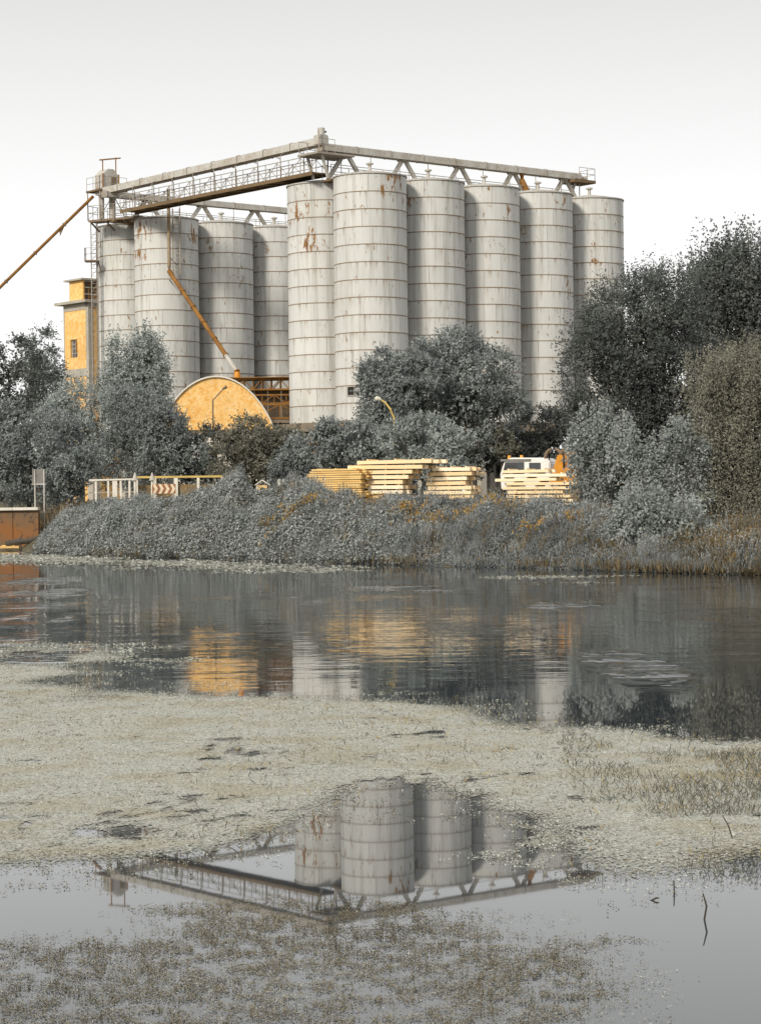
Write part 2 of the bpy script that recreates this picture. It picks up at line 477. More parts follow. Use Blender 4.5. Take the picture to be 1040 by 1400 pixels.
# ------------------------------------------------------------------ silos
P = 5.25
Rv = Vector((0.774, 0.633, 0)); Sv = Vector((-0.633, 0.774, 0)); Zv = Vector((0, 0, 1))
ZB, ZT, NC = 7.7, 24.3, 14
CH = (ZT - ZB) / NC
S1 = Vector((-0.47, 151.0, ZB)); T1 = Vector((-16.47, 172.6, ZB))
RAD = 2.5
def plate_mesh():
    b = MB(); n = 8; a0, a1 = 0.004, math.pi / 3 - 0.004
    z0, z1 = 0.03, CH - 0.03
    vs, fs = [], []
    for i in range(n + 1):
        t = a0 + (a1 - a0) * i / n
        for r in (RAD, RAD - 0.05):
            for z in (z0, z1): vs.append((r * math.cos(t), r * math.sin(t), z))
    for i in range(n):
        k = 4 * i
        fs += [(k, k + 4, k + 5, k + 1), (k + 1, k + 5, k + 7, k + 3), (k, k + 2, k + 6, k + 4)]
    fs += [(0, 1, 3, 2), (4 * n, 4 * n + 2, 4 * n + 3, 4 * n + 1)]
    b.add(vs, fs)
    me = b.mesh('steel_plate', M['silo'])
    me.shade_smooth()
    me.set_sharp_from_angle(angle=math.radians(40))
    return me
PLATE = plate_mesh()
RING = MB().lathe([(RAD - 0.06, -0.035), (RAD + 0.022, -0.022), (RAD + 0.022, 0.022), (RAD - 0.06, 0.035)], 48).mesh('joint_ring', M['joint'], True)
ROOF = MB().lathe([(RAD + 0.06, -0.05), (RAD + 0.06, 0.04), (RAD - 0.1, 0.05), (1.6, 0.24), (0.7, 0.40), (0.25, 0.44)], 48, cap=True).mesh('roof', M['roof'], True)
VENT = MB().lathe([(0.12, 0.35), (0.12, 0.92), (0.25, 0.96), (0.26, 1.05), (0.06, 1.12)], 12, cap=True).mesh('roof_vent', M['galv'], True)
def silo(c, label, seed, vent=True):
    t = thing('storage_silo', c, label, 'silo', 'pale steel storage silos')
    rng = random.Random(seed)
    for k in range(NC):
        off = rng.random() * 2 + k * 0.52
        for j in range(6):
            inst('steel_plate', PLATE, t, (0, 0, k * CH), (0, 0, off + j * math.pi / 3), (1, 1, 1))
    for k in range(NC + 1):
        inst('joint_ring', RING, t, (0, 0, k * CH))
    inst('roof', ROOF, t, (0, 0, ZT - ZB + 0.05))
    if vent: inst('roof_vent', VENT, t, (0, 0, ZT - ZB))
    return t
s1 = silo(S1, 'nearest and largest looking pale steel silo with a small black square opening low down', 1)
silo(S1 + Sv * P, 'pale silo with brown rust blisters, partly behind the left edge of the nearest silo', 2, False)
silo(S1 + Rv * P, 'pale steel silo immediately right of the nearest silo, behind the round bushy tree', 3)
silo(S1 + Rv * 2 * P, 'third silo along the right hand row, between its second and fourth silos', 4)
silo(S1 + Rv * 3 * P, 'fourth silo along the right hand row, its base showing right of the bushy tree', 5)
silo(S1 + Rv * 4 * P, 'last silo of the right hand row, its lower half hidden by the big dark tree', 6)
silo(T1, 'silo with an orange rust patch and a vertical spout pipe and ladder on its front', 7, False)
silo(T1 + Sv * P, 'leftmost silo, beside the yellow tower and under the elevator head box', 8, False)
silo(T1 + Rv * P, 'grey silo behind the diagonal rusty spout, second in the left hand row', 9)
silo(T1 + Rv * 2 * P, 'shaded grey silo half hidden behind the rust blistered silo, above the rusty trusses', 10)
# the small square hatch of the nearest silo
hp = at(480, 534, 151 - 2.5); ang = math.atan2(hp.y - S1.y, hp.x - S1.x)
hx = Vector((-math.sin(-1.0), 0, 0))
a_h = math.acos(max(-1, min(1, (hp.x - S1.x) / (RAD + 0.01)))); a_h = -a_h
nrm = Vector((math.cos(a_h), math.sin(a_h), 0)); tng = Vector((-math.sin(a_h), math.cos(a_h), 0))
hc = S1 + nrm * (RAD + 0.0); hc.z = hp.z
h = MB().box(hc, (0.52, 0.10, 0.56), tng, nrm).build('hatch', M['dark'], s1)
h['label'] = 'small black square opening'
fr = MB()
for k in (-1, 1):
    fr.box(hc + Zv * (k * 0.305), (0.66, 0.14, 0.05), tng, nrm)
    fr.box(hc + tng * (k * 0.285), (0.05, 0.14, 0.56), tng, nrm)
fr.build('hatch_frame', M['galv'], s1)

# platforms that carry the silos
def platform(c0, nr, ns, label, margin=0.5):
    root = thing('silo_platform', (c0.x, c0.y, 2.4), label, 'platform', 'raised concrete silo platforms')
    la, lb = (nr - 1) * P + 2 * (RAD + margin), (ns - 1) * P + 2 * (RAD + margin)
    cc = c0 + Rv * ((nr - 1) * P / 2) + Sv * ((ns - 1) * P / 2)
    MB().box((cc.x, cc.y, ZB - 0.32), (la, lb, 0.60), Rv, Sv).build('slab', M['slab'], root)
    for i in range(nr + 1):
        for j in range(ns + 1):
            q = c0 + Rv * ((i - 0.5) * P) + Sv * ((j - 0.5) * P)
            q = q + Rv * (0.4 if i == 0 else (-0.4 if i == nr else 0)) + Sv * (0.4 if j == 0 else (-0.4 if j == ns else 0))
            z0 = gz(q.x, q.y) - 0.2
            b = MB()
            b.prism([q + Rv * x + Sv * -0.3 + Zv * (z - q.z) for x, z in ((-0.28, z0), (0.28, z0), (0.28, ZB - 1.7), (0.9, ZB - 0.622), (-0.9, ZB - 0.622), (-0.28, ZB - 1.7))], Sv * 0.6)
            b.build('column', M['concrete'], root)
    return root
platform(S1, 5, 2, 'dark concrete platform on pale columns under the nearest silos')
platform(T1, 3, 2, 'concrete platform under the left hand silos, hidden by bushes and the barrel roofed shed')

# ------------------------------------------------------------------ conveyors
def railing(b, p0, p1, h=1.05, step=1.3, diag=True, r=0.03):
    p0, p1 = Vector(p0), Vector(p1)
    n = max(1, round((p1 - p0).length / step))
    for k in (0.5, 1.0):
        b.bar(p0 + Zv * h * k, p1 + Zv * h * k, r * 1.6)
    for i in range(n + 1):
        q = p0.lerp(p1, i / n)
        b.bar(q, q + Zv * h, r * 1.8)
        if diag and i < n:
            q2 = p0.lerp(p1, (i + 1) / n)
            if i % 2: b.bar(q + Zv * h * 0.98, q2, r)
            else: b.bar(q, q2 + Zv * h * 0.98, r)

def housing(root, p0, p1, w, h, n, mat):
    """enclosed conveyor in bolted lengths with a low ridge"""
    d = (p1 - p0); a = d.normalized(); s = a.cross(Zv).normalized()
    for i in range(n):
        q0, q1 = p0.lerp(p1, i / n) + a * 0.02, p0.lerp(p1, (i + 1) / n) - a * 0.02
        prof = [(-w / 2, -h / 2), (w / 2, -h / 2), (w / 2, h / 2), (w * 0.25, h / 2 + 0.06), (-w * 0.25, h / 2 + 0.06), (-w / 2, h / 2)]
        b = MB().prism([q0 + s * x + Zv * z for x, z in prof], q1 - q0)
        b.build('housing_panel', mat, root)
        q = q0 - a * 0.02
        MB().prism([q - a * 0.05 + s * (x * 1.10) + Zv * (z * 1.10) for x, z in prof], a * 0.055).build('flange', M['rail'], root)

MID = S1 + Sv * (0.5 * P)
MIDT = T1 + Sv * (0.5 * P)
E0 = MID - Rv * (0.38 * P); E1 = E0 + Sv * 28.6
br = thing('conveyor_bridge', (E0.x, E0.y, 24.9), 'long sloping covered conveyor with hanging rusty walkway between the two silo groups', 'conveyor')
housing(br, Vector((E0.x, E0.y, 27.0)), Vector((E1.x, E1.y, 26.78)), 0.85, 0.50, 9, M['galv'])
side = Rv
w0, w1 = E0 + Sv * 0.3, E0 + Sv * 24.6
zd = 24.86
for i in range(9):
    q0, q1 = w0.lerp(w1, i / 9), w0.lerp(w1, (i + 1) / 9)
    q0.z = q1.z = zd
    MB().bar(q0 + Sv * 0.01, q1 - Sv * 0.01, 1.3, 0.08).build('deck_panel', M['deck'], br)
for k in (-1, 1):
    b = MB(); q0, q1 = w0 + side * (k * 0.69), w1 + side * (k * 0.69); q0.z = q1.z = zd - 0.05
    b.bar(q0, q1, 0.07, 0.26).build('deck_beam', M['deck'], br)
    b = MB(); q0.z = q1.z = zd + 0.06
    railing(b, q0, q1, 1.1, 1.32)
    b.build('railing', M['rail'], br)
for i in range(10):
    for k in (-1, 1):
        q = w0.lerp(w1, i / 9.0) + side * (k * 0.64); q.z = zd
        off = Sv * (0.0 if k > 0 else 1.0)
        if i == 9 and k < 0: continue
        q = q + off
        pts = [q, q + Zv * 1.5, q + Zv * 1.78 - side * (k * 0.12)]
        pts[-1].z = 26.63; pts[-2].z = 26.5
        MB().tube(pts + [pts[-1] - side * (k * 0.2)], 0.032, 5).build('hanger', M['rail'], br)
for i in range(14):
    q0 = w0.lerp(w1, i / 14 + 0.02); q0.z = zd - 0.12
    MB().bar(q0 - side * 0.66, q0 + side * 0.66, 0.06, 0.08).build('cross_bar', M['deck'], br)

def gallery(mid, k0, k1, zc, hh, legs, label, rail=True):
    root = thing('conveyor_gallery', (mid.x, mid.y, 24.4), label, 'conveyor', 'conveyors on top of the silo rows')
    a, b_ = mid + Rv * (k0 * P), mid + Rv * (k1 * P)
    a = Vector((a.x, a.y, zc)); b_ = Vector((b_.x, b_.y, zc))
    housing(root, a, b_, 0.75, hh, max(3, round((b_ - a).length / 3.2)), M['galv'])
    for k in legs:
        for sgn in (-1, 1):
            q = mid + Rv * (k * P)
            top = q + Rv * (sgn * 0.12); top.z = zc - hh / 2
            bot = q + Rv * (sgn * 0.30 * P); bot.z = 24.42
            MB().bar(top, bot, 0.26, 0.20, Sv).build('leg', M['galv'], root)
        q = mid + Rv * (k * P); q.z = zc - hh / 2 - 0.06
        MB().box(q, (0.8, 0.5, 0.10), Rv, Sv).build('gusset', M['rail'], root)
    q0, q1 = mid + Rv * ((k0 + 0.1) * P), mid + Rv * ((k1 - 0.05) * P); q0.z = q1.z = 24.36
    MB().bar(q0, q1, 1.0, 0.12).build('roof_channel', M['deck'], root)
    for sgn in (-1, 1):
        b = MB()
        railing(b, q0 + Sv * sgn * 0.48 + Zv * 0.06, q1 + Sv * sgn * 0.48 + Zv * 0.06, 1.0, 2.4, False, 0.026)
        b.build('railing', M['rail'], root)
    n = int((k1 - k0) * 2)
    for i in range(n):
        q = mid + Rv * ((k0 + 0.3 + i * 0.5) * P) - Sv * 0.3
        q.z = 24.4
        MB().tube([q, Vector((q.x, q.y, zc - hh / 2 - 0.1)), Vector((q.x, q.y, zc - hh / 2 - 0.1)) + Rv * 0.4], 0.03, 5).build('conduit', M['rail'], root)
    return root
g1 = gallery(MID, -0.42, 4.16, 26.58, 0.46, (0, 1, 2, 3, 4), 'covered conveyor on slanted legs along the top of the right hand silo row')
g2 = gallery(MIDT, -0.75, 3.3, 26.42, 0.42, (0, 1, 2, 3), 'covered conveyor on slanted legs along the top of the left hand silo row')
# spout stained with rust from the gallery to the fourth silo
q = MID + Rv * (3.0 * P) + Rv * 0.7 - Sv * 0.2; q.z = 26.3
q2 = q + Rv * 0.35 - Sv * 0.5; q2.z = 24.5
MB().tube([q, q + Vector((0, 0, -0.5)), q2], 0.22, 8).build('feed_spout', M['rust'], g1)
# drive at the near corner
pc = MID - Rv * (0.40 * P)
pl = Vector((pc.x, pc.y, 26.02))
MB().box(pl + Rv * 0.4, (3.2, 2.3, 0.14), Rv, Sv).build('drive_platform', M['rail'], g1)
for s_ in (-1, 1):
    b = MB(); railing(b, pl + Sv * (s_ * 1.1) - Rv * 1.1 + Zv * 0.07, pl + Sv * (s_ * 1.1) + Rv * 0.3 + Zv * 0.07, 0.9, 0.9, False, 0.022)
    b.build('platform_railing', M['rail'], g1)
mp = pl + Zv * 1.05 - Rv * 0.1
MB().box(mp + Rv * 0.05, (0.75, 0.8, 0.7), Rv, Sv).build('gearbox', M['galv'], g1, bevel=0.06)
MB().tube([mp + Zv * 0.2 - Sv * 0.1, mp + Zv * 0.82 - Sv * 0.1], [0.27, 0.25], 12).build('drive_motor', M['galv'], g1, True)
MB().box(mp + Zv * 0.62 + Rv * 0.36, (0.3, 0.12, 0.12), Rv, Sv).build('terminal_box', M['darksteel'], g1)
MB().bar(mp - Rv * 0.5 - Zv * 1.0 - Sv * 0.5, mp - Rv * 0.5 + Zv * 0.6 - Sv * 0.5, 0.07).build('mast', M['rail'], g1)
for s_ in (-1, 1):
    q = pl - Zv * 0.07 + Sv * s_ * 0.8 - Rv * 0.6
    MB().bar(q, Vector((q.x, q.y, 24.45)) + Rv * 0.5, 0.16).build('drive_leg', M['galv'], g1)
# drive at the far end
fe = MID + Rv * (4.26 * P); fe.z = 26.2
MB().box(fe, (2.2, 1.7, 0.22), Rv, Sv).build('drive_platform', M['deck'], g1)
MB().box(fe + Zv * 0.4 - Rv * 0.25, (0.9, 0.7, 0.5), Rv, Sv).build('gearbox', M['galv'], g1, bevel=0.08)
MB().tube([fe + Zv * 0.32 + Rv * 0.2, fe + Zv * 0.32 + Rv * 0.85], 0.2, 10).build('drive_motor', M['galv'], g1, True)
b = MB(); railing(b, fe + Rv * 1.05 - Sv * 0.8 + Zv * 0.11, fe + Rv * 1.05 + Sv * 0.8 + Zv * 0.11, 0.9, 0.8, False, 0.02)
b.build('platform_railing', M['rail'], g1); b = MB()
railing(b, fe - Rv * 0.6 - Sv * 0.8 + Zv * 0.11, fe + Rv * 1.05 - Sv * 0.8 + Zv * 0.11, 0.9, 0.8, False, 0.02)
b.build('platform_railing', M['rail'], g1)
MB().bar(fe - Zv * 0.1 - Rv * 0.3, Vector((fe.x, fe.y, 24.5)) - Rv * 1.0, 0.18).build('drive_leg', M['galv'], g1)
MB().bar(fe - Zv * 0.1 + Rv * 0.2, Vector((fe.x, fe.y, 24.5)) + Rv * 0.2, 0.08).build('drive_leg', M['galv'], g1)

# elevator head at the left
HD = 174.2
hc = at(146, 246, HD)
hh = thing('elevator_head', (hc.x, hc.y, 24.4), 'grey elevator head box with a chamfered top and rusty gallows, above the leftmost silo', 'elevator')
b = MB(); wd = 0.72
z0, z1, z2 = hc.z - 0.72, hc.z + 0.36, hc.z + 0.80
for_poly = [(-wd, z0), (wd, z0), (wd, z1), (0.30, z2), (-0.25, z2), (-wd, z1)]
b.prism([Vector((hc.x, hc.y, 0)) + Rv * x + Zv * z - Sv * 0.6 for x, z in for_poly], Sv * 1.2)
b.build('head_box', M['galv'], hh, bevel=0.02)
for x in (-0.74, 0.74):
    q = Vector((hc.x, hc.y, 0)) + Rv * x - Sv * 0.62
    MB().bar(q + Zv * (z0 - 0.1), q + Zv * (z1 + 0.05), 0.09).build('corner_angle', M['rust'], hh)
q = Vector((hc.x, hc.y, 0)) + Rv * 0.25 - Sv * 0.63
MB().box(q + Zv * (hc.z - 0.1), (0.4, 0.06, 0.6), Rv, Sv).build('access_door', M['darksteel'], hh)
gm = MB()
g0, g1_ = Vector((hc.x, hc.y, 0)) - Rv * 0.35, Vector((hc.x, hc.y, 0)) + Rv * 0.55 - Sv * 0.5
gm.bar(g0 + Zv * (z2 - 0.1), g0 + Zv * (z2 + 0.75), 0.08).bar(g1_ + Zv * (z2 - 0.3), g1_ + Zv * (z2 + 0.95), 0.08)
gm.bar(g0 + Zv * (z2 + 0.72) - Rv * 0.3, g1_ + Zv * (z2 + 0.95) + Rv * 0.45, 0.10)
gm.build('gallows', M['rust'], hh)
pz = hc.z - 0.95
MB().box((hc.x, hc.y, pz), (2.6, 2.0, 0.14), Rv, Sv).build('head_platform', M['deck'], hh)
b = MB()
c_ = Vector((hc.x, hc.y, pz + 0.07))
railing(b, c_ - Rv * 1.25 - Sv * 0.95, c_ + Rv * 1.25 - Sv * 0.95, 1.0, 0.9, False, 0.02)
b.build('platform_railing', M['rail'], hh); b = MB()
railing(b, c_ - Rv * 1.25 + Sv * 0.95, c_ - Rv * 1.25 - Sv * 0.95, 1.0, 0.9, False, 0.02)
b.build('platform_railing', M['rail'], hh)
for x, r in ((-0.5, 0.22), (0.5, 0.26)):
    q = Vector((hc.x, hc.y, 0)) + Rv * x
    MB().tube([q + Zv * (pz - 0.05), q + Zv * 24.5], r, 10).build('down_pipe', M['galv'], hh, True)
for x, y in ((-1.2, -0.9), (1.2, -0.9), (1.2, 0.9), (-1.2, 0.9)):
    q = Vector((hc.x, hc.y, 0)) + Rv * x + Sv * y
    MB().bar(q + Zv * 24.6, q + Zv * (pz - 0.07), 0.08).build('platform_post', M['rail'], hh)
b = MB()
q = Vector((hc.x, hc.y, 0)) - Sv * 0.9
b.bar(q - Rv * 1.2 + Zv * 24.7, q + Rv * 0.1 + Zv * (pz - 0.1), 0.05).bar(q + Rv * 1.2 + Zv * 24.7, q - Rv * 0.1 + Zv * (pz - 0.1), 0.05)
b.build('cross_brace', M['rail'], hh)
# roof walkway round the leftmost silo
wk = thing('roof_walkway', (hc.x, hc.y, 24.5), 'dark edged walkway with thin handrails at the top of the leftmost silo', 'walkway')
a0, a1 = at(121, 302, 173.5), at(190, 289, 171.0)
a0.z = a1.z = 24.50
dw = (a1 - a0).normalized(); nw = dw.cross(Zv)
MB().bar(a0 - nw * 0.6, a1 - nw * 0.6, 1.2, 0.16).build('deck', M['darksteel'], wk)
b = MB(); railing(b, a0 + Zv * 0.08, a1 + Zv * 0.08, 1.1, 1.1, True, 0.024)
railing(b, a0 + Zv * 0.08 - nw * 1.2, a0 + Zv * 0.08, 1.1, 0.6, False, 0.024)
b.build('railing', M['rail'], wk)
for k in (0.05, 0.35, 0.7):
    q = a0.lerp(a1, k)
    MB().bar(q - Zv * 0.1, q - nw * 1.1 - Zv * 0.75, 0.10).build('bracket', M['darksteel'], wk)

# caged ladder on the leftmost silo
lad = at(130, 420, 174.5)
ld = thing('access_ladder', (lad.x, lad.y, gz(lad.x, lad.y)), 'thin lattice ladder tower with a landing, left of the leftmost silo', 'ladder')
b = MB()
x0 = Vector((lad.x - 0.25, lad.y, 0)); x1 = Vector((lad.x + 0.25, lad.y + 0.1, 0)); x2 = Vector((lad.x + 0.1, lad.y + 0.6, 0))
zb, zt = gz(lad.x, lad.y), 24.5
for q in (x0, x1, x2): b.bar(q + Zv * zb, q + Zv * zt, 0.07)
b.build('stringer', M['rail'], ld)
b = MB(); z = zb + 0.4; k = 0
while z < zt - 0.7:
    b.bar(x0 + Zv * z, x1 + Zv * (z + 0.6), 0.035); b.bar(x0 + Zv * z, x1 + Zv * z, 0.03); b.bar(x0 + Zv * (z + 0.3), x1 + Zv * (z + 0.3), 0.03)
    b.bar(x1 + Zv * z, x2 + Zv * (z + 0.6), 0.03); z += 0.6
b.build('rungs', M['rail'], ld)
lp = at(126, 357, 174.5)
MB().box(lp, (1.1, 0.9, 0.12), (1, 0, 0), (0, 1, 0)).build('landing', M['darksteel'], ld)
b = MB(); c_ = lp + Zv * 0.06
railing(b, c_ + Vector((-0.52, -0.42, 0)), c_ + Vector((0.52, -0.42, 0)), 0.95, 0.52, False, 0.022)
railing(b, c_ + Vector((-0.52, 0.42, 0)), c_ + Vector((-0.52, -0.42, 0)), 0.95, 0.52, False, 0.022)
b.build('landing_railing', M['rail'], ld)
MB().bar(lp - Zv * 0.05 + Vector((0.5, 0, 0)), lp + Vector((0.7, 0.2, -0.9)), 0.08).build('landing_bracket', M['darksteel'], ld)

# rusty chute that runs down to the left
c0, c1 = at(128, 268, 174.0), at(0, 393, 174.0)
c1 = c0 + (c1 - c0) * 2.8
ch = thing('rusty_chute', (c1.x, c1.y, gz(c1.x, c1.y)), 'long thin rusty chute slanting down from the elevator head out of the frame', 'chute')
n = 9
for i in range(n):
    MB().tube([c0.lerp(c1, i / n), c0.lerp(c1, (i + 1) / n - 0.002)], 0.125, 8).build('pipe', M['rust'], ch, True)
for i in range(1, n):
    q = c0.lerp(c1, i / n); a = (c1 - c0).normalized()
    MB().tube([q - a * 0.05, q + a * 0.05], 0.19, 8).build('coupling', M['darksteel'], ch)
q = c0.lerp(c1, 0.13); MB().prism([q + Vector((0, -0.02, -0.1)), q + Vector((0.42, -0.02, 0.28)), q + Vector((0.05, -0.02, -0.55))], (0, 0.04, 0)).build('hanger_plate', M['darksteel'], ch)
q = c0.lerp(c1, 0.75); MB().bar(q, (q.x, q.y, gz(q.x, q.y)), 0.2).build('prop', M['rust'], ch)

# spout in front of the silo with the pipe
sp = thing('loading_spout', at(230, 372, 169.4), 'rusty orange spout running diagonally down from a vertical pipe to the barrel roofed shed', 'spout')
v0, v1 = at(228.5, 262, 171.0), at(231.5, 366, 169.4)
v0 = Vector((v1.x, v1.y, v0.z))
MB().tube([v0, v1], 0.13, 10).build('vertical_pipe', M['pipe'], sp, True)
d1 = at(324, 508, 160.0)
ks = [v1, at(236, 378, 169.0)]
MB().tube([v1 + Zv * 0.1, v1 - Zv * 0.25, ks[1]], [0.15, 0.2, 0.18], 10).build('elbow', M['rust'], sp, True)
n = 6
for i in range(n):
    p0, p1 = ks[1].lerp(d1, i / n), ks[1].lerp(d1, (i + 1) / n)
    MB().tube([p0, p0.lerp(p1, 0.985)], 0.165, 10).build('pipe', M['galv'] if i in (5,) else M['rust'], sp, True)
    a = (p1 - p0).normalized()
    MB().tube([p1 - a * 0.06, p1 + a * 0.06], 0.22, 10).build('coupling', M['rust'], sp)
MB().tube([d1, d1 + Vector((0.02, 0, -0.3)), d1 + Vector((0.03, 0, -0.95))], [0.2, 0.24, 0.27], 10).build('outlet', M['orange'], sp, True)
b = MB()
lx = at(246, 300, 169.6); la = Vector((lx.x, lx.y, 24.9)); lb = Vector((lx.x, lx.y, at(246, 375, 169.6).z))
lc = Vector((v1.x - 0.15, v1.y, 0))
for dx in (-0.02, -0.55):
    b.bar(la + Vector((dx, 0, 0)), lb + Vector((dx, 0, 0)), 0.09)
z = lb.z
while z < la.z:
    b.bar(Vector((lx.x - 0.55, lx.y, z)), Vector((lx.x - 0.02, lx.y, z)), 0.04); z += 0.32
b.build('ladder', M['rail'], sp)
for z in (23.0, 21.2, 19.4):
    MB().bar(Vector((v1.x, v1.y, z)), T1 + Vector((v1.x - T1.x, -2.46, z - ZB)), 0.07).build('bracket', M['rail'], sp)

# rusty trusses above the loading bay
gt = at(362, 545, 159.0)
ga = thing('loading_gantry', (gt.x, gt.y, 2.6), 'rusty brown steel trusses and sheeting between the barrel roofed shed and the silos', 'gantry')
xa, xb, yd = -11.0, -3.2, 158.6
zt_, zb_ = at(360, 518, yd).z, at(360, 575, yd).z
def truss(y, z0, z1, n, r):
    b = MB(); b.bar((xa, y, z1), (xb, y, z1), r * 1.6).bar((xa, y, z0), (xb, y, z0), r * 1.6)
    for i in range(n):
        u0, u1 = xa + (xb - xa) * i / n, xa + (xb - xa) * (i + 1) / n
        b.bar((u0, y, z0 if i % 2 else z1), (u1, y, z1 if i % 2 else z0), r)
        b.bar((u0, y, z0), (u0, y, z1), r)
    return b
truss(yd, zt_ - 0.75, zt_, 12, 0.07).build('top_truss', M['rust'], ga)
truss(yd + 1.5, zt_ - 0.75, zt_, 12, 0.07).build('top_truss', M['rust'], ga)
truss(yd, zt_ - 1.75, zt_ - 1.15, 9, 0.07).build('middle_truss', M['rust'], ga)
truss(yd - 0.4, zb_ + 0.15, zt_ - 1.85, 4, 0.08).build('lower_truss', M['rust'], ga)
for i in range(8):
    u = xa + (xb - xa) * i / 8
    MB().box((u + 0.48, yd + 0.75, zt_ + 0.10), (0.94, 2.2, 0.06)).build('roof_sheet', M['rust'], ga)
    MB().box((u + 0.48, yd + 1.9, (zb_ + zt_) / 2 - 0.3), (0.94, 0.06, zt_ - zb_ - 0.6)).build('wall_sheet', M['darksteel'], ga)
for u in (xa, (xa + xb) / 2, xb):
    MB().bar((u, yd + 0.4, gz(u, yd)), (u, yd + 0.4, zb_), 0.25).build('post', M['rust'], ga)
MB().box(((xa + xb) / 2, yd + 0.4, zb_ - 0.12), (xb - xa, 3.2, 0.22)).build('floor_slab', M['slab'], ga)

# ------------------------------------------------------------------ barrel roofed shed
SD = 150.0
rz = math.radians(4)
sa, sb = at(219, 582, SD), at(372.5, 582, SD)
cx_ = (sa + sb) / 2
ax = Vector((math.cos(rz), math.sin(rz), 0)); ay = Vector((-math.sin(rz), math.cos(rz), 0))
wid = (sb - sa).length; zs = at(308, 584, SD).z; zp = at(300, 516, SD).z
zg = gz(cx_.x, cx_.y)
shd = thing('barrel_roofed_shed', (cx_.x, cx_.y, zg), 'half round yellow gable of a barrel roofed shed among the bushes', 'shed')
base = Vector((cx_.x, cx_.y, 0))
def arch(u):  # u in -1..1 -> height over the springing
    return (zp - zs) * (math.sqrt(1.5625 - u * u) - 0.75) / 0.5
us = [-math.cos(math.pi * i / 36) for i in range(37)]
poly = [base + ax * (u * wid / 2) + Zv * (zs + arch(u)) for u in us]
poly = [base - ax * (wid / 2) + Zv * (zs - 0.15)] + poly[0:] + [base + ax * (wid / 2) + Zv * (zs - 0.15)]
MB().prism(poly, ay * 0.35).build('gable_wall', M['yellow'], shd)
b = MB(); vs, fs = [], []
L = 12.0
for i, u in enumerate(us):
    for (r, y) in ((1.0, -0.14), (1.0, L), (1.02, -0.14), (1.02, L)):
        z = zs + arch(u) * (r if r > 1 else 1.0) + (0.02 if r == 1 else 0.06)
        vs.append(base + ax * (u * wid / 2 * r) + ay * y + Zv * z)
for i in range(len(us) - 1):
    k = 4 * i
    fs += [(k, k + 1, k + 5, k + 4), (k + 2, k + 6, k + 7, k + 3), (k, k + 4, k + 6, k + 2)]
b.add(vs, fs).build('barrel_roof', M['white'], shd, True)
MB().box(base + ay * 0.2 + Zv * (zs - 0.27), (wid + 0.3, 0.62, 0.22), ax, ay).build('ledge', M['ochre'], shd)
MB().box(base + ay * 0.35 + Zv * ((zs - 0.38 + zg) / 2), (wid - 0.2, 0.4, zs - 0.38 - zg), ax, ay).build('base_wall', M['white'], shd)
for k in (-1, -0.33, 0.33, 1):
    MB().box(base + ax * (k * (wid / 2 - 0.25)) + Zv * ((zs - 0.39 + zg) / 2) , (0.45, 0.5, zs - 0.39 - zg), ax, ay).build('pillar', M['concrete'], shd)
for k in (-1, 1):
    MB().box(base + ax * (k * (wid / 2 - 0.2)) + ay * (L / 2 + 0.6) + Zv * ((zs + zg) / 2), (0.3, L - 0.6, zs - zg), ax, ay).build('side_wall', M['concrete'], shd)

# dark bracket lamp in front of the gable
lp0 = at(291, 600, 147.5)
b0 = Vector((lp0.x, lp0.y, gz(lp0.x, lp0.y)))
lamp = thing('street_lamp', b0, 'thin dark rusty lamp post with angled arm in front of the yellow round gable', 'street lamp')
k1, k2 = at(291, 547, 147.5), at(306, 531, 147.5)
MB().tube([b0, k1, k1 + (k2 - k1) * 0.1], [0.06, 0.05, 0.045], 8).build('pole', M['darksteel'], lamp, True)
MB().tube([k1, k2], 0.04, 8).build('arm', M['darksteel'], lamp)
MB().tube([k2 - Vector((0.1, 0, 0.05)), k2 + Vector((0.16, 0, 0.1)), k2 + Vector((0.22, 0, 0.02))], [0.06, 0.12, 0.05], 8).build('lamp_head', M['darksteel'], lamp, True)
# yellow curved lamp
yl = at(540, 600, 113); b0 = Vector((yl.x, yl.y, gz(yl.x, yl.y)))
lamp = thing('street_lamp', b0, 'yellow curved street lamp with a white head in front of the bushy trees', 'street lamp')
pts = [b0] + [at(x, y, 113) for x, y in ((540, 588), (538.5, 572), (534, 560), (527, 551), (520, 546))]
MB().tube(pts, [0.08, 0.065, 0.06, 0.055, 0.05, 0.045], 8).build('pole', M['lampyel'], lamp, True)
h0 = at(521, 546.5, 113); h1 = at(512.5, 544, 113)
MB().tube([h0, h0.lerp(h1, 0.3), h0.lerp(h1, 0.75), h1], [0.05, 0.12, 0.13, 0.05], 10).build('lamp_head', M['lampwhite'], lamp, True)

# ------------------------------------------------------------------ yellow tower
K = at(120.5, 412, 180.0); K = Vector((K.x, K.y, 0))
TW = 3.85; tz = gz(K.x, K.y); tt = 18.75
tw = thing('yellow_tower', (K.x, K.y, tz), 'narrow yellow rendered tower with grey corner strips and a small rooftop hut', 'tower')
def tb(a0, a1, b0, b1, z0, z1): # box in tower axes: a along the side face, b along the front face
    c = K + Rv * ((a0 + a1) / 2) + Sv * ((b0 + b1) / 2); c.z = (z0 + z1) / 2
    return MB().box(c, (abs(a1 - a0), abs(b1 - b0), abs(z1 - z0)), Rv, Sv)
w0_, w1_, wz0, wz1 = 1.75, 2.85, 14.35, 15.85
tb(0.02, 0.3, 0.4, w0_, tz, tt).build('front_wall', M['yellow'], tw)
tb(0.02, 0.3, w1_, TW - 0.15, tz, tt).build('front_wall', M['yellow'], tw)
tb(0.02, 0.3, w0_, w1_, tz, wz0).build('front_wall', M['yellow'], tw)
tb(0.02, 0.3, w0_, w1_, wz1, tt).build('front_wall', M['yellow'], tw)
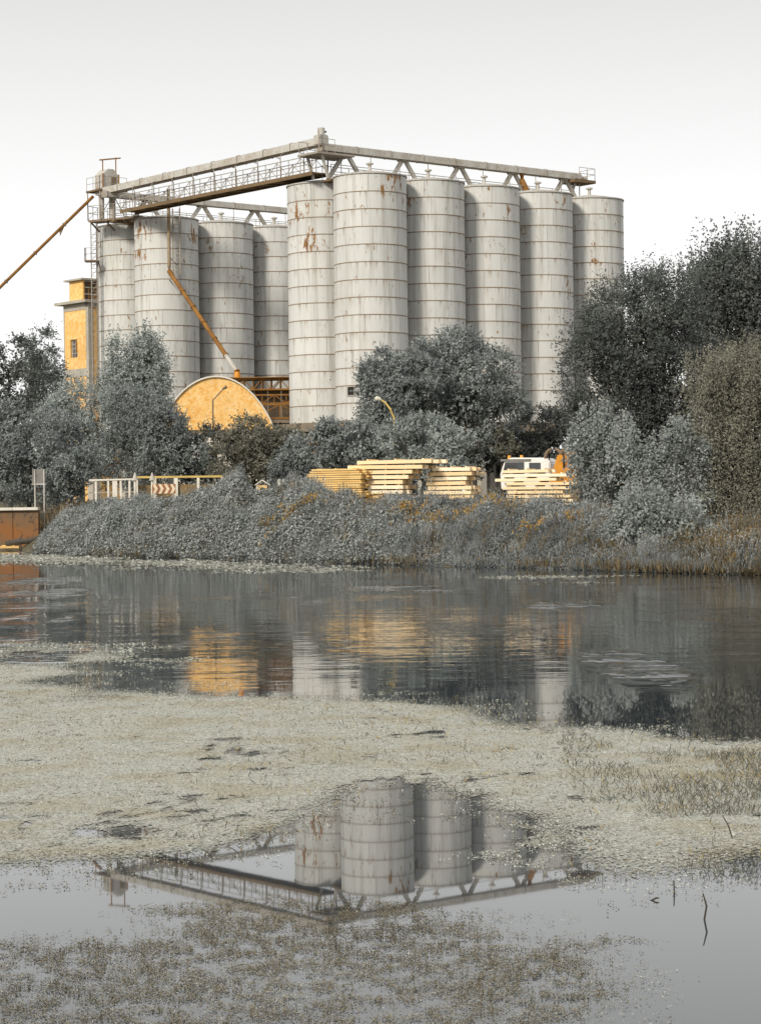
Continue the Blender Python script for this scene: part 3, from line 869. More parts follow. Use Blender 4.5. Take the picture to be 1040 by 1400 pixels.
sw = tb(0.45, TW, 0.03, 0.3, tz, tt).build('side_wall', M['yellow'], tw)
tb(0.45, TW, TW - 0.3, TW - 0.03, tz, tt).build('side_wall', M['yellow'], tw)
tb(TW - 0.3, TW - 0.02, 0.3, TW - 0.3, tz, tt).build('rear_wall', M['yellow'], tw)
tb(0, 0.448, 0, 0.398, tz, tt).build('corner_strip', M['concrete'], tw)
tb(0, 0.448, TW - 0.148, TW, tz, tt).build('corner_strip', M['concrete'], tw)
tb(-0.012, 0.018, 0.4, TW - 0.15, 12.75, 13.4).build('plaster_band', M['concrete'], tw)
tb(-0.012, 0.018, 0.4, TW - 0.15, 18.2, tt).build('plaster_band', M['concrete'], tw)
tb(-0.45, TW + 0.3, -0.25, TW + 0.75, tt, tt + 0.22).build('cornice', M['concrete'], tw)
tb(0.0, TW, -0.02, TW, tt - 0.42, tt - 0.002).build('eaves_beam', M['concrete'], tw)
win = tb(0.22, 0.28, w0_ + 0.002, w1_ - 0.002, wz0 + 0.002, wz1 - 0.002).build('window', M['dark'], tw)
for q in range(4):
    bb = w0_ + 0.2 + q * 0.24
    tb(0.12, 0.16, bb, bb + 0.05, wz0 + 0.01, wz1 - 0.01).build('window_bar', M['galv'], win)
for q in range(3):
    zz = wz0 + 0.35 + q * 0.38
    tb(0.165, 0.19, w0_ + 0.01, w1_ - 0.01, zz, zz + 0.05).build('window_bar', M['galv'], win)
tb(0.05, 0.11, w0_ + 0.02, w0_ + 0.3, wz0 + 0.5, wz1 - 0.02).build('broken_shutter', M['rust'], win)
h0a, h1a, h0b, h1b = 0.35, 2.1, 1.35, 3.45
hz0, hz1 = tt + 0.222, tt + 1.95
tb(h0a, h0a + 0.15, h0b, h1b, hz0, hz1).build('hut_wall', M['yellow'], tw)
tb(h0a + 0.15, h1a, h1b - 0.15, h1b, hz0, hz1).build('hut_wall', M['yellow'], tw)
tb(h1a - 0.15, h1a, h0b, h1b - 0.15, hz0, hz1).build('hut_wall', M['yellow'], tw)
tb(h0a + 0.15, h1a - 0.15, h0b + 0.3, h0b + 0.36, hz0, hz1).build('hut_louvre', M['darksteel'], tw)
lb_ = MB()
for zz in (0.02, 0.55, 1.1, 1.62):
    tmp = tb(h0a + 0.15, h1a - 0.15, h0b + 0.05, h0b + 0.12, hz0 + zz, hz0 + zz + 0.09); lb_.add(tmp.v, tmp.f)
lb_.build('hut_grille', M['galv'], tw)
for aa_ in (0.6, 1.2):
    tb(h0a + aa_, h0a + aa_ + 0.06, h0b + 0.06, h0b + 0.11, hz0, hz1).build('hut_bar', M['rust'], tw)
tb(h0a - 0.3, h1a + 0.35, h0b - 0.3, h1b + 0.45, hz1, hz1 + 0.14).build('hut_roof', M['concrete'], tw)

# ------------------------------------------------------------------ timber stacks
PL = MB().box((0, 0, 0), (1, 1, 1)).mesh('plank', M['timber'], bevel=0.0)
PL2 = MB().box((0, 0, 0), (1, 1, 1)).mesh('plank', M['timber_old'])
TD = 97.0; TK = F / TD; TROT = math.radians(-20)
def stack(label, px0, layers, th, gap, depth, nd, ytop, me, seed, d=TD):
    k = F / d
    n = len(layers)
    tot = n * (th + gap)
    top = at(px0, ytop, d)
    z0 = top.z - tot
    t = thing('timber_stack', (top.x, d, z0), label, 'timber stack', 'stacks of sawn timber on the bank', TROT)
    rng = random.Random(seed)
    c = math.cos(TROT)
    for i, (xl, xr) in enumerate(layers):
        l0, l1 = (xl - px0) / k / c, (xr - px0) / k / c
        tilt = rng.uniform(-0.008, 0.008)
        for j in range(nd):
            e0, e1 = (rng.uniform(-0.05, 0.05) + (0.0 if j == 0 else rng.uniform(-0.25, 0.25)) for _ in (0, 1))
            w = depth / nd
            inst('plank', me, t, ((l0 + l1) / 2 + (e0 + e1) / 2, w * (j + 0.5) + rng.uniform(-0.035, 0.035), (i + 0.5) * (th + gap) - gap / 2),
                 (0, tilt, rng.uniform(-0.008, 0.008)), (l1 - l0 + e1 - e0, w * 0.94, th * rng.uniform(0.93, 1.0)))
        for s in (0.12, 0.5, 0.88):
            inst('spacer', me, t, (l0 + (l1 - l0) * s, depth / 2 + 0.03, (i + 1) * (th + gap) - gap / 2 - 0.0), (0, 0, 0), (0.07, depth * 0.9, gap * 0.98))
    # bearers down to the ground
    zg_ = min(gz(top.x + q, d) for q in (-1, 0, 1, 2))
    for s in (0.15, 0.85):
        xl, xr = layers[0]
        l0, l1 = (xl - px0) / k / c, (xr - px0) / k / c
        hgt = max(0.1, z0 - zg_ + 0.1)
        inst('bearer', me, t, (l0 + (l1 - l0) * s, depth / 2, -hgt / 2), (0, 0, 0), (0.16, depth * 0.96, hgt))
    return t
stack('ochre stack of thin old boards, leftmost of the timber stacks', 419, [(421 + (i % 3), 494 - (i % 2)) for i in range(9)] + [(419, 493), (420, 494), (422, 492), (427, 488)], 0.075, 0.022, 1.5, 4, 641, PL2, 31)
stack('tallest pale timber stack with two overhanging top layers, second from the left', 488, [(492, 553), (497, 550), (500, 550), (500, 549), (499, 550), (492, 558), (490, 561), (478, 575), (489, 588)], 0.165, 0.055, 1.5, 5, 628, PL, 32)
stack('pale timber stack between the tallest stack and the white lorry cab', 582, [(578, 649), (579, 647), (580, 642), (583, 641), (583, 635), (584, 637), (586, 642), (589, 641)], 0.155, 0.05, 1.5, 5, 638, PL, 33)
stack('ragged pale timber stack in front of the white lorry cab', 688, [(688, 774), (692, 778), (690, 777), (694, 765), (686, 774), (690, 780), (679, 759), (688, 774), (686, 748)], 0.125, 0.055, 1.5, 5, 641, PL, 34, 95.0)
stack('short timber stack glimpsed between the hanging creepers of the big dark tree', 826, [(826, 862), (824, 860), (828, 862), (827, 858), (826, 863), (829, 859)], 0.16, 0.04, 1.4, 4, 640, PL, 35)

# ------------------------------------------------------------------ lorry with crane
LD = 105.0
lk = F / LD
lo = at(684, 690, LD); lz = gz(lo.x, lo.y)
lrz = math.radians(-14)
lor = thing('crane_lorry', (lo.x, LD, lz), 'white lorry cab with orange roof beacons behind the ragged timber stack', 'lorry', None, lrz)
LX = Vector((math.cos(lrz), math.sin(lrz), 0)); LY = Vector((-math.sin(lrz), math.cos(lrz), 0))
def lp_(x, y, z): return Vector((lo.x, LD, lz)) + LX * x + LY * y + Zv * z
ctop = at(715, 625.5, LD).z - lz
cb = 0.9
prof = [(0.05, cb), (2.40, cb), (2.40, ctop - 0.25), (2.25, ctop - 0.03), (0.55, ctop), (0.22, ctop - 0.12), (0.0, cb + 0.75)]
MB().prism([lp_(x, 0, z) for x, z in prof], LY * 2.3).build('cab', M['cabwhite'], lor, bevel=0.05)
z1 = ctop - 0.22; z0 = z1 - 0.62
q = [(0.10, z0), (1.16, z0), (1.16, z1), (0.25, z1)]
MB().prism([lp_(x, -0.02, z) for x, z in q], LY * 0.03).build('side_window', M['glass'], lor)
q = [(1.40, z0 + 0.08), (1.95, z0 + 0.08), (1.95, z1 - 0.04), (1.40, z1 - 0.04)]
MB().prism([lp_(x, -0.02, z) for x, z in q], LY * 0.03).build('side_window', M['glass'], lor)
MB().prism([lp_(0.03, 0.15, cb + 0.85), lp_(0.03, 2.15, cb + 0.85), lp_(0.19, 2.1, z1 + 0.02), lp_(0.19, 0.2, z1 + 0.02)], LX * -0.04).build('windscreen', M['glass'], lor)
MB().box(lp_(0.75, -0.03, z1 + 0.10), (1.45, 0.05, 0.10), LX, LY).build('sun_visor', M['signgrey'], lor)
for x in (0.35, 0.95):
    MB().tube([lp_(x, 0.5, ctop - 0.05), lp_(x, 0.5, ctop + 0.12)], [0.09, 0.07], 8).build('beacon', M['orange'], lor, True)
b = MB(); b.tube([lp_(0.05, -0.02, z1), lp_(-0.2, -0.25, z1 - 0.05), lp_(-0.2, -0.25, z0 - 0.2)], 0.025, 6); b.box(lp_(-0.2, -0.26, (z0 + z1) / 2 - 0.05), (0.08, 0.2, 0.42), LX, LY)
b.build('mirror', M['rubber'], lor)
MB().box(lp_(0.75, -0.025, cb + 0.02), (0.9, 0.05, 0.5), LX, LY).build('door_step', M['signgrey'], lor)
MB().box(lp_(3.9, 1.15, 0.82), (7.6, 0.9, 0.26), LX, LY).build('chassis', M['darksteel'], lor)
MB().box(lp_(5.4, 1.15, 1.12), (4.4, 2.3, 0.18), LX, LY).build('flatbed', M['ochre'], lor)
for x in (1.1, 5.2, 6.4):
    for y in (0.15, 2.15):
        w = MB().tube([lp_(x, y - 0.14, 0.5), lp_(x, y + 0.14, 0.5)], 0.5, 20).build('wheel', M['rubber'], lor, True)
        MB().tube([lp_(x, y - 0.155, 0.5), lp_(x, y + 0.155, 0.5)], 0.26, 12).build('rim', M['galv'], w, True)
MB().box(lp_(3.5, 1.15, 1.65), (0.3, 0.5, 1.5), LX, LY).build('crane_column', M['orange'], lor, bevel=0.05)
MB().bar(lp_(3.5, 1.15, 2.3), lp_(4.5, 1.15, 2.45), 0.2, 0.24).build('crane_boom', M['orange'], lor)
# timber grapple with curved tines
b = MB()
for cx0 in (2.55, 3.25):
    for y in (0.1, 0.35):
        for s_ in (-1, 1):
            pts = [lp_(cx0 + s_ * (0.06 + 0.34 * math.sin(a_)), y, ctop + 0.38 - 0.75 * (1 - math.cos(a_)) / 1.6) for a_ in np.linspace(0.1, 2.4, 8)]
            b.tube(pts, [0.05, 0.07, 0.08, 0.08, 0.08, 0.07, 0.05, 0.03], 6)
b.build('grapple', M['darksteel'], lor, True)
b = MB(); b.tube([lp_(2.3, 0.3, ctop - 0.6), lp_(2.32, 0.3, ctop), lp_(2.6, 0.3, ctop + 0.5), lp_(2.9, 0.3, ctop + 0.3)], 0.03, 6)
b.tube([lp_(3.5, 0.6, ctop - 0.9), lp_(3.3, 0.3, ctop + 0.1), lp_(3.0, 0.3, ctop + 0.4)], 0.03, 6)
b.build('hydraulic_hose', M['rubber'], lor)

# orange loading machine right of the lorry
om = at(780, 664, 103.0); oz = gz(om.x, om.y)
orr = thing('orange_loader', (om.x, om.y, oz), 'orange loading machine half hidden by creepers right of the grapple', 'loader')
def op(x, y, z): return Vector((om.x + x, om.y + y, oz + z))
MB().box(op(0.75, 0.9, 1.45), (2.2, 1.5, 0.9)).build('engine_cover', M['orange'], orr, bevel=0.1)
MB().box(op(0.25, 0.9, 2.25), (0.8, 1.2, 0.75)).build('cab', M['orange'], orr, bevel=0.06)
MB().box(op(0.25, 0.29, 2.3), (0.6, 0.04, 0.45)).build('cab_window', M['glass'], orr)
MB().bar(op(-0.1, 0.5, 1.9), op(1.9, 0.5, 2.75), 0.22, 0.28).build('boom', M['orange'], orr)
MB().prism([op(-0.95, 0.3, 1.2), op(-0.55, 0.3, 2.5), op(-0.35, 0.3, 2.5), op(-0.3, 0.3, 1.2)], (0, 0.5, 0)).build('stabiliser', M['orange'], orr)
MB().box(op(0.6, 0.9, 0.85), (2.8, 1.2, 0.3)).build('chassis', M['darksteel'], orr)
for x in (-0.4, 1.6):
    for y in (0.2, 1.6):
        MB().tube([op(x, y - 0.15, 0.5), op(x, y + 0.15, 0.5)], 0.5, 18).build('wheel', M['rubber'], orr, True)
# orange dumper glimpsed between the columns under the platform
om2 = at(420, 620, 141.0); oz2 = gz(om2.x, om2.y)
orr = thing('orange_dumper', (om2.x, om2.y, oz2), 'orange machine glimpsed under the silo platform beside the pale column', 'dumper')
def op(x, y, z): return Vector((om2.x + x, om2.y + y, oz2 + z))
zc2 = at(420, 606, 141).z - oz2
MB().prism([op(-0.9, 0, zc2 - 0.15), op(0.55, 0, zc2 - 0.3), op(0.6, 0, zc2 + 0.05), op(0.1, 0, zc2 + 0.2), op(-0.6, 0, zc2 + 0.35)], (0, 1.6, 0)).build('skip', M['orange'], orr)
MB().box(op(0.0, 0.8, zc2 - 0.9), (2.2, 1.2, 1.0)).build('body', M['darksteel'], orr)
for x in (-0.8, 0.8):
    for y in (0.1, 1.5):
        MB().tube([op(x, y - 0.15, 0.55), op(x, y + 0.15, 0.55)], 0.55, 18).build('wheel', M['rubber'], orr, True)

# ------------------------------------------------------------------ roadside things on the left
FD = 111.0
f0 = at(124, 657, FD)
fz = gz(f0.x, FD) - 0.05
fe = thing('white_railing', (f0.x, FD, fz), 'white painted railing with square posts left of the chevron sign', 'railing')
zr = at(150, 657, FD).z
for px_ in (131, 148, 157, 165, 177):
    q = at(px_, 657, FD)
    MB().box((q.x, FD, (fz + zr) / 2), (0.10 if px_ != 157 else 0.24, 0.10, zr - fz)).build('post', M['white'], fe)
q0, q1 = at(122, 657, FD), at(185, 655, FD)
MB().bar((q0.x, FD, zr + 0.03), (q1.x, FD, zr + 0.06), 0.16, 0.08).build('top_rail', M['white'], fe)
MB().bar((q0.x, FD, zr - 0.6), (q1.x, FD, zr - 0.58), 0.06, 0.08).build('lower_rail', M['rail'], fe)
f1 = at(187, 655, FD)
fe = thing('mesh_fence', (f1.x, FD, fz), 'ochre mesh fence with pale posts behind the chevron sign', 'fence')
xsq = [186, 212, 240.5, 271, 304]
zr2 = at(240, 653, FD).z
for px_ in xsq:
    q = at(px_, 657, FD)
    MB().box((q.x, FD, (fz + zr2) / 2), (0.2 if px_ in (240.5, 186) else 0.13, 0.14, zr2 - fz)).build('post', M['white'], fe)
for i in range(len(xsq) - 1):
    a_, b_ = at(xsq[i], 657, FD), at(xsq[i + 1], 657, FD)
    MB().bar((a_.x, FD, zr2 + 0.04), (b_.x - 0.005, FD, zr2 + 0.04), 0.16, 0.10).build('top_rail', M['lampyel'], fe)
    MB().box(((a_.x + b_.x) / 2, FD + 0.09, (fz + zr2 - 0.35) / 2), (b_.x - a_.x - 0.12, 0.02, zr2 - fz - 0.35)).build('mesh_panel', M['ochre'], fe)
for px_, lab in ((184.5, 'pale post with pointed tip where the white railing meets the mesh fence'), (208, 'pale post with pointed tip rising behind the chevron sign')):
    q = at(px_, 650, FD - 0.5); g = gz(q.x, q.y)
    t = thing('pointed_post', (q.x, q.y, g), lab, 'post', 'pointed posts by the fence')
    MB().tube([(q.x, q.y, g), (q.x, q.y, q.z - 0.1)], 0.065, 8).build('pole', M['white'], t)
    MB().tube([(q.x, q.y, q.z - 0.25), (q.x, q.y, q.z + 0.15)], [0.16, 0.02], 8).build('pointed_cap', M['galv'], t)
# chevron sign
cd = 108.0
c0, c1 = at(208, 668.5, cd), at(240, 668, cd)
g = gz(c0.x, cd)
chs = thing('chevron_sign', ((c0.x + c1.x) / 2, cd, g), 'faded road sign of brown and cream chevrons pointing right', 'road sign')
zc, hh_, wd = c0.z, 0.24, (c1.x - c0.x)
MB().box(((c0.x + c1.x) / 2, cd + 0.03, zc), (wd, 0.04, hh_ * 2)).build('board', M['signbrown'], chs)
n = 4; cw = wd / n
for i in range(n):
    x = c0.x + i * cw
    pts = [(x + 0.02, zc + hh_ - 0.01), (x + cw * 0.55, zc + hh_ - 0.01), (x + cw * 0.98, zc), (x + cw * 0.55, zc - hh_ + 0.01), (x + 0.02, zc - hh_ + 0.01), (x + cw * 0.45, zc)]
    MB().prism([(px_, cd - 0.005, pz_) for px_, pz_ in pts], (0, 0.012, 0)).build('chevron', M['signcream'], chs)
for x in (c0.x + 0.15, c1.x - 0.15):
    MB().bar((x, cd + 0.08, g), (x, cd + 0.08, zc + hh_ * 0.8), 0.06).build('post', M['galv'], chs)
# grey sign seen from behind
sdist = 112.5
q = at(53, 650, sdist); g = gz(q.x, q.y)
sg = thing('road_sign', (q.x, q.y, g), 'plain grey back of a sign on two pale posts above the rusty quay wall', 'sign')
MB().box((q.x, q.y + 0.05, at(53, 652, sdist).z), (0.68, 0.04, 0.80)).build('board', M['signgrey'], sg)
for px_ in (47.5, 60):
    e_ = at(px_, 650, sdist)
    MB().bar((e_.x, q.y, g), (e_.x, q.y, at(53, 642, sdist).z), 0.06).build('post', M['galv'], sg)
MB().bar((q.x - 0.34, q.y + 0.01, at(53, 662, sdist).z), (q.x + 0.34, q.y + 0.01, at(53, 662, sdist).z), 0.03, 0.06).build('stiffener', M['galv'], sg)
# quay wall
qw = at(54, 696, 112.0)
qa = thing('quay_wall', (qw.x - 6, 112.0, 0), 'rust stained quay wall with a pale coping at the left water edge', 'wall')
zt_ = at(30, 694.5, 112).z
for i in range(10):
    xx = qw.x - 1.3 * i
    MB().box((xx - 0.66, 112.0, (zt_ - 0.12 - 1.0) / 2 ), (1.27, 0.6, zt_ - 0.12 + 1.0)).build('sheet_panel', M['quay'], qa)
    MB().box((xx - 0.66, 111.95, zt_ - 0.04), (1.28, 0.85, 0.14)).build('coping_stone', M['white'], qa)
for lab, px_, py_, ln, ang, mat_, r in (('pale broken plank lying at the foot of the quay wall', 8, 742, 1.3, 0.05, M['timber_old'], 0.09),):
    q = at(px_, py_, 109.5); q.z = 0.16
    t = thing('broken_plank', (q.x, q.y, q.z), lab, 'plank')
    MB().box(q, (ln, 0.3, 0.1), (math.cos(ang), math.sin(ang), 0), (-math.sin(ang), math.cos(ang), 0)).build('board', mat_, t)
    MB().box(q + Vector((0.1, 0.1, 0.075)), (ln * 0.5, 0.06, 0.05)).build('batten', mat_, t)
q = at(27, 741, 109.6)
t = thing('driftwood_log', (q.x, q.y, 0.1), 'dark driftwood log at the water edge below the quay wall', 'log')
MB().tube([q + Vector((-0.7, 0, -0.1)), q + Vector((-0.1, 0.05, 0.02)), q + Vector((0.5, 0, 0.05)), q + Vector((0.9, 0.1, 0.25))], [0.14, 0.16, 0.12, 0.05], 8).build('stem', M['bark'], t, True)
MB().tube([q + Vector((-0.1, 0, 0.05)), q + Vector((0.15, 0.1, 0.35))], [0.05, 0.02], 6).build('stub', M['bark'], t)
# small hutch on a post and two white marker posts
q = at(359, 670, 99.0); g = gz(q.x, q.y)
t = thing('wooden_hutch', (q.x, q.y, g), 'small wooden hutch with a pale pitched roof beside the white marker posts', 'hutch')
MB().box((q.x, q.y, q.z), (0.42, 0.4, 0.42)).build('box', M['timber_old'], t)
MB().box((q.x, q.y, (g + q.z - 0.21) / 2), (0.34, 0.3, max(0.1, q.z - 0.21 - g))).build('stand', M['concrete'], t)
for s_ in (-1, 1):
    MB().prism([(q.x, q.y - 0.28, q.z + 0.42), (q.x + s_ * 0.34, q.y - 0.28, q.z + 0.2), (q.x + s_ * 0.34, q.y - 0.28, q.z + 0.24), (q.x, q.y - 0.28, q.z + 0.47)], (0, 0.56, 0)).build('roof_board', M['white'], t)
MB().box((q.x - 0.02, q.y - 0.205, q.z), (0.16, 0.02, 0.2)).build('doorway', M['dark'], t)
for px_, lab in ((381.5, 'white marker post nearer the wooden hutch'), (387.5, 'white marker post farther from the wooden hutch, nearer the timber')):
    q = at(px_, 656, 97.0); g = gz(q.x, q.y)
    t = thing('marker_post', (q.x, q.y, g), lab, 'marker post', 'white marker posts beside the hutch')
    MB().box((q.x, q.y, (g + q.z) / 2), (0.12, 0.10, q.z - g)).build('post', M['white'], t)
    MB().box((q.x, q.y, q.z + 0.02), (0.13, 0.11, 0.035)).build('cap', M['galv'], t)

# ------------------------------------------------------------------ foliage
def hash2(i, j, s):
    h = (i * 374761393 + j * 668265263 + s * 982451653) & 0xFFFFFFFF
    h = ((h ^ (h >> 13)) * 1274126177) & 0xFFFFFFFF
    return ((h ^ (h >> 16)) & 0xFFFF) / 65535.0
def vnoise(x, y, s):
    i, j = np.floor(x).astype(np.int64), np.floor(y).astype(np.int64); u, v = x - i, y - j
    u, v = u * u * (3 - 2 * u), v * v * (3 - 2 * v)
    return (hash2(i, j, s) * (1 - u) + hash2(i + 1, j, s) * u) * (1 - v) + (hash2(i, j + 1, s) * (1 - u) + hash2(i + 1, j + 1, s) * u) * v
def fbm(x, y, s, o=4):
    t, a, w = 0, 0.5, 0
    for k in range(o):
        t = t + a * vnoise(x * 2 ** k, y * 2 ** k, s + k); w += a; a *= 0.55
    return t / w
def inside(x, y, poly):
    c = np.zeros(len(x), bool); n = len(poly)
    for i in range(n):
        (x0, y0), (x1, y1) = poly[i], poly[(i + 1) % n]
        k = ((y0 > y) != (y1 > y)) & (x < (x1 - x0) * (y - y0) / (y1 - y0 + 1e-12) + x0)
        c ^= k
    return c
def leaf_object(name, base, axis, side, L, Wd, tint, mat, parent=None, origin=None, nv=4):
    """kite shaped leaves: base point, unit axis, unit side vector, length, half width"""
    n = len(base)
    if origin is not None: base = base - np.asarray(origin)[None]
    L = np.broadcast_to(np.asarray(L, dtype=float), (n,))[:, None]; Wd = np.broadcast_to(np.asarray(Wd, dtype=float), (n,))[:, None]
    v = np.empty((n, nv, 3), dtype=np.float32)
    mid = base + axis * L * 0.45
    if nv == 4:
        v[:, 0] = base; v[:, 1] = mid + side * Wd; v[:, 2] = base + axis * L; v[:, 3] = mid - side * Wd
    else:
        v[:, 0] = base - side * Wd * 0.9; v[:, 1] = base + side * Wd * 0.9; v[:, 2] = base + axis * L
    me = bpy.data.meshes.new(name)
    me.vertices.add(n * nv); me.loops.add(n * nv); me.polygons.add(n)
    me.vertices.foreach_set('co', v.reshape(-1))
    me.loops.foreach_set('vertex_index', np.arange(n * nv, dtype=np.int32))
    me.polygons.foreach_set('loop_start', np.arange(0, n * nv, nv, dtype=np.int32))
    at_ = me.attributes.new('tint', 'FLOAT', 'POINT')
    at_.data.foreach_set('value', np.repeat(np.clip(tint, 0, 1), nv).astype(np.float32))
    me.materials.append(mat)
    me.update(calc_edges=True)
    o = bpy.data.objects.new(name, me); COL.objects.link(o)
    if parent is not None: o.parent = parent
    return o
def unit(a): return a / np.maximum(np.linalg.norm(a, axis=-1, keepdims=True), 1e-9)
def rvec(n): return unit(RNG.normal(size=(n, 3)))
def perp(a, n):
    return unit(np.cross(a, rvec(n)))
def wob(p, f, seed):
    r = np.random.default_rng(seed); s = np.zeros(len(p))
    for _ in range(5):
        k = r.normal(size=3) * f; s += np.sin(p @ k + r.uniform(0, 6.28))
    return s / 5

def crown(blobs, n_spray, per, L, spray_len, up=0.15, droop=0.0, spread=0.7, seed=0, shell=0.68, spikes=0.0, clump=0.62):
    """blobs: (centre, radii). returns arrays for leaf_object"""
    C = np.array([b[0] for b in blobs]); Rr = np.array([b[1] for b in blobs])
    w = (Rr[:, 0] * Rr[:, 2]) ** 1.0; w /= w.sum()
    ncl = max(12, n_spray // 26)
    ci = RNG.choice(len(blobs), ncl, p=w); cd = rvec(ncl)
    cl = 1 + 0.20 * wob(cd * 2.2 + ci[:, None], 1.3, seed)
    cp = C[ci] + cd * Rr[ci] * ((shell + (1 - shell) * RNG.random(ncl) ** 0.5) * cl)[:, None]
    crad = clump * RNG.uniform(0.45, 1.5, ncl); ctint = RNG.normal(0, 0.07, ncl)
    g = RNG.integers(0, ncl, n_spray)
    idx, d = ci[g], unit(cd[g] * 0.75 + rvec(n_spray) + np.array([0, 0, 0.15]))
    p = cp[g] + d * (crad[g] * (0.45 + 0.55 * RNG.random(n_spray)))[:, None] * np.array([1.15, 1.15, 0.8])
    ax_ = unit(d * spread + rvec(n_spray) * 0.5 + np.array([0, 0, up - droop]))
    if spikes > 0:
        k = RNG.random(n_spray) < spikes * np.clip(d[:, 2] + 0.4, 0, 1)
        ax_[k] = unit(d[k] * 0.25 + rvec(k.sum()) * 0.22 + np.array([0, 0, 1.0]))
        sl = np.where(k, spray_len * 1.7, spray_len)
    else: sl = np.full(n_spray, spray_len)
    sl = sl * RNG.uniform(0.6, 1.3, n_spray)
    out = RNG.random(n_spray) < 0.07
    sl = np.where(out, sl * 1.5, sl); ax_[out] = unit(d[out] + rvec(out.sum()) * 0.35 + np.array([0, 0, 0.35]))
    ti = 0.42 + 0.16 * wob(p, 0.9, seed + 2) + ctint[g] + RNG.normal(0, 0.09, n_spray)
    t = RNG.random((n_spray, per)) ** 1.4
    base = p[:, None] + ax_[:, None] * (t * sl[:, None])[:, :, None]
    if droop > 0: base[:, :, 2] -= droop * (t ** 2) * sl[:, None]
    la = unit(ax_[:, None] * 0.55 + unit(RNG.normal(size=(n_spray, per, 3))) * 0.9 + np.array([0, 0, -droop * 0.5]))
    la = la.reshape(-1, 3); n = len(la)
    tint = np.repeat(ti, per) + RNG.normal(0, 0.05, n)
    nd = unit(np.repeat(d, per, 0) + rvec(n) * 0.5)
    return base.reshape(-1, 3), la, unit(np.cross(la, nd)), L * RNG.uniform(0.6, 1.25, n), L * 0.30 * RNG.uniform(0.7, 1.2, n), tint

def tree(name, label, cat, d, blobs_px, mat, n, per=9, L=0.15, sl=0.55, depth=0.9, trunk=True, group=None, seed=0, trunk_px=None, **kw):
    k = F / d
    blobs = []
    for i, (x, y, rx, ry) in enumerate(blobs_px):
        dd = d + (random.Random(seed * 31 + i).uniform(-0.5, 0.5)) * rx / k
        c = at(x, y, dd)
        blobs.append((np.array(c), np.array([rx / k, rx / k * depth, ry / k])))
    cx = trunk_px if trunk_px is not None else blobs_px[0][0]
    b0 = at(cx, 690, d); g = gz(b0.x, d)
    root = thing(name, (b0.x, d, g), label, cat, group)
    kw.setdefault('clump', min(0.62, 0.36 * float(np.mean([b[1][0] for b in blobs]))))
    base, la, sd_, LL, WW, ti = crown(blobs, n // per, per, L, sl, seed=seed, **kw)
    keep = base[:, 2] > terrain(base[:, 0], base[:, 1]) + 0.05
    leaf_object('crown', base[keep], la[keep], sd_[keep], LL[keep], WW[keep], ti[keep], mat, root, (b0.x, d, g))
    if trunk:
        b = MB(); rng = random.Random(seed)
        hi = max(bl[0][2] for bl in blobs); tr = max(0.07, 0.028 * (hi - g))
        cm = np.mean([bl[0] for bl in blobs], axis=0)
        p0 = Vector((b0.x, d, g - 0.2)); p1 = Vector((b0.x * 0.75 + cm[0] * 0.25, d, g + (cm[2] - g) * 0.45))
        b.tube([p0, p0.lerp(p1, 0.5) + Vector((rng.uniform(-.1, .1), 0, 0)), p1], [tr * 1.25, tr, tr * 0.85], 8)
        for c, r in blobs:
            c = Vector(c); j = p1 + Vector((0, 0, -0.1))
            mid_ = j.lerp(c, 0.55) + Vector((rng.uniform(-.2, .2), rng.uniform(-.2, .2), -0.1 * (c - j).length))
            b.tube([j, mid_, c], [tr * 0.6, tr * 0.4, tr * 0.18], 6)
            for _ in range(4):
                e_ = c + Vector((rng.uniform(-1, 1) * r[0], rng.uniform(-1, 1) * r[1], rng.uniform(-0.3, 0.95) * r[2])) * 0.8
                b.tube([mid_.lerp(c, rng.uniform(0.3, 1)), e_], [tr * 0.2, 0.015], 5)
        b.build('trunk', M['bark'], root, True)
    return root

TG = 'trees and bushes along the bank'
# right hand side
tree('big_tree', 'big dark dense tree in front of the last silo of the right hand row', 'tree', 84, [(868, 455, 62, 62), (828, 520, 50, 70), (905, 520, 60, 90), (850, 590, 62, 80), (915, 430, 45, 48), (835, 440, 34, 42), (890, 650, 60, 70), (875, 415, 30, 30), (812, 470, 26, 40), (930, 560, 50, 80), (930, 480, 40, 60), (845, 650, 40, 46), (930, 670, 40, 60), (880, 720, 40, 34)], M['leaf_dark'], 160000, L=0.10, sl=0.45, spikes=0.55, seed=1, trunk_px=885, group=TG)
tree('tall_tree', 'tall spiky topped dark tree at the right edge, rising above all other trees', 'tree', 92, [(1008, 394, 42, 42), (975, 420, 45, 45), (1030, 430, 55, 85), (955, 410, 26, 30), (1048, 396, 36, 46), (1050, 560, 45, 120), (985, 500, 50, 60), (1000, 368, 20, 24)], M['leaf_dark'], 64000, L=0.14, sl=0.8, spikes=0.8, seed=2, trunk_px=1025, group=TG)
willow = tree('willow_tree', 'olive feathery willow at the right edge, in front of the tall spiky tree', 'tree', 79, [(1004, 515, 40, 40), (972, 505, 22, 30), (985, 590, 32, 60), (1030, 600, 40, 85), (1046, 520, 34, 54), (975, 655, 22, 40), (1020, 690, 34, 46), (1060, 660, 40, 70)], M['leaf_olive'], 76000, L=0.095, sl=0.95, droop=0.75, spread=0.4, seed=3, trunk_px=1015, shell=0.5, clump=0.45, group=TG)

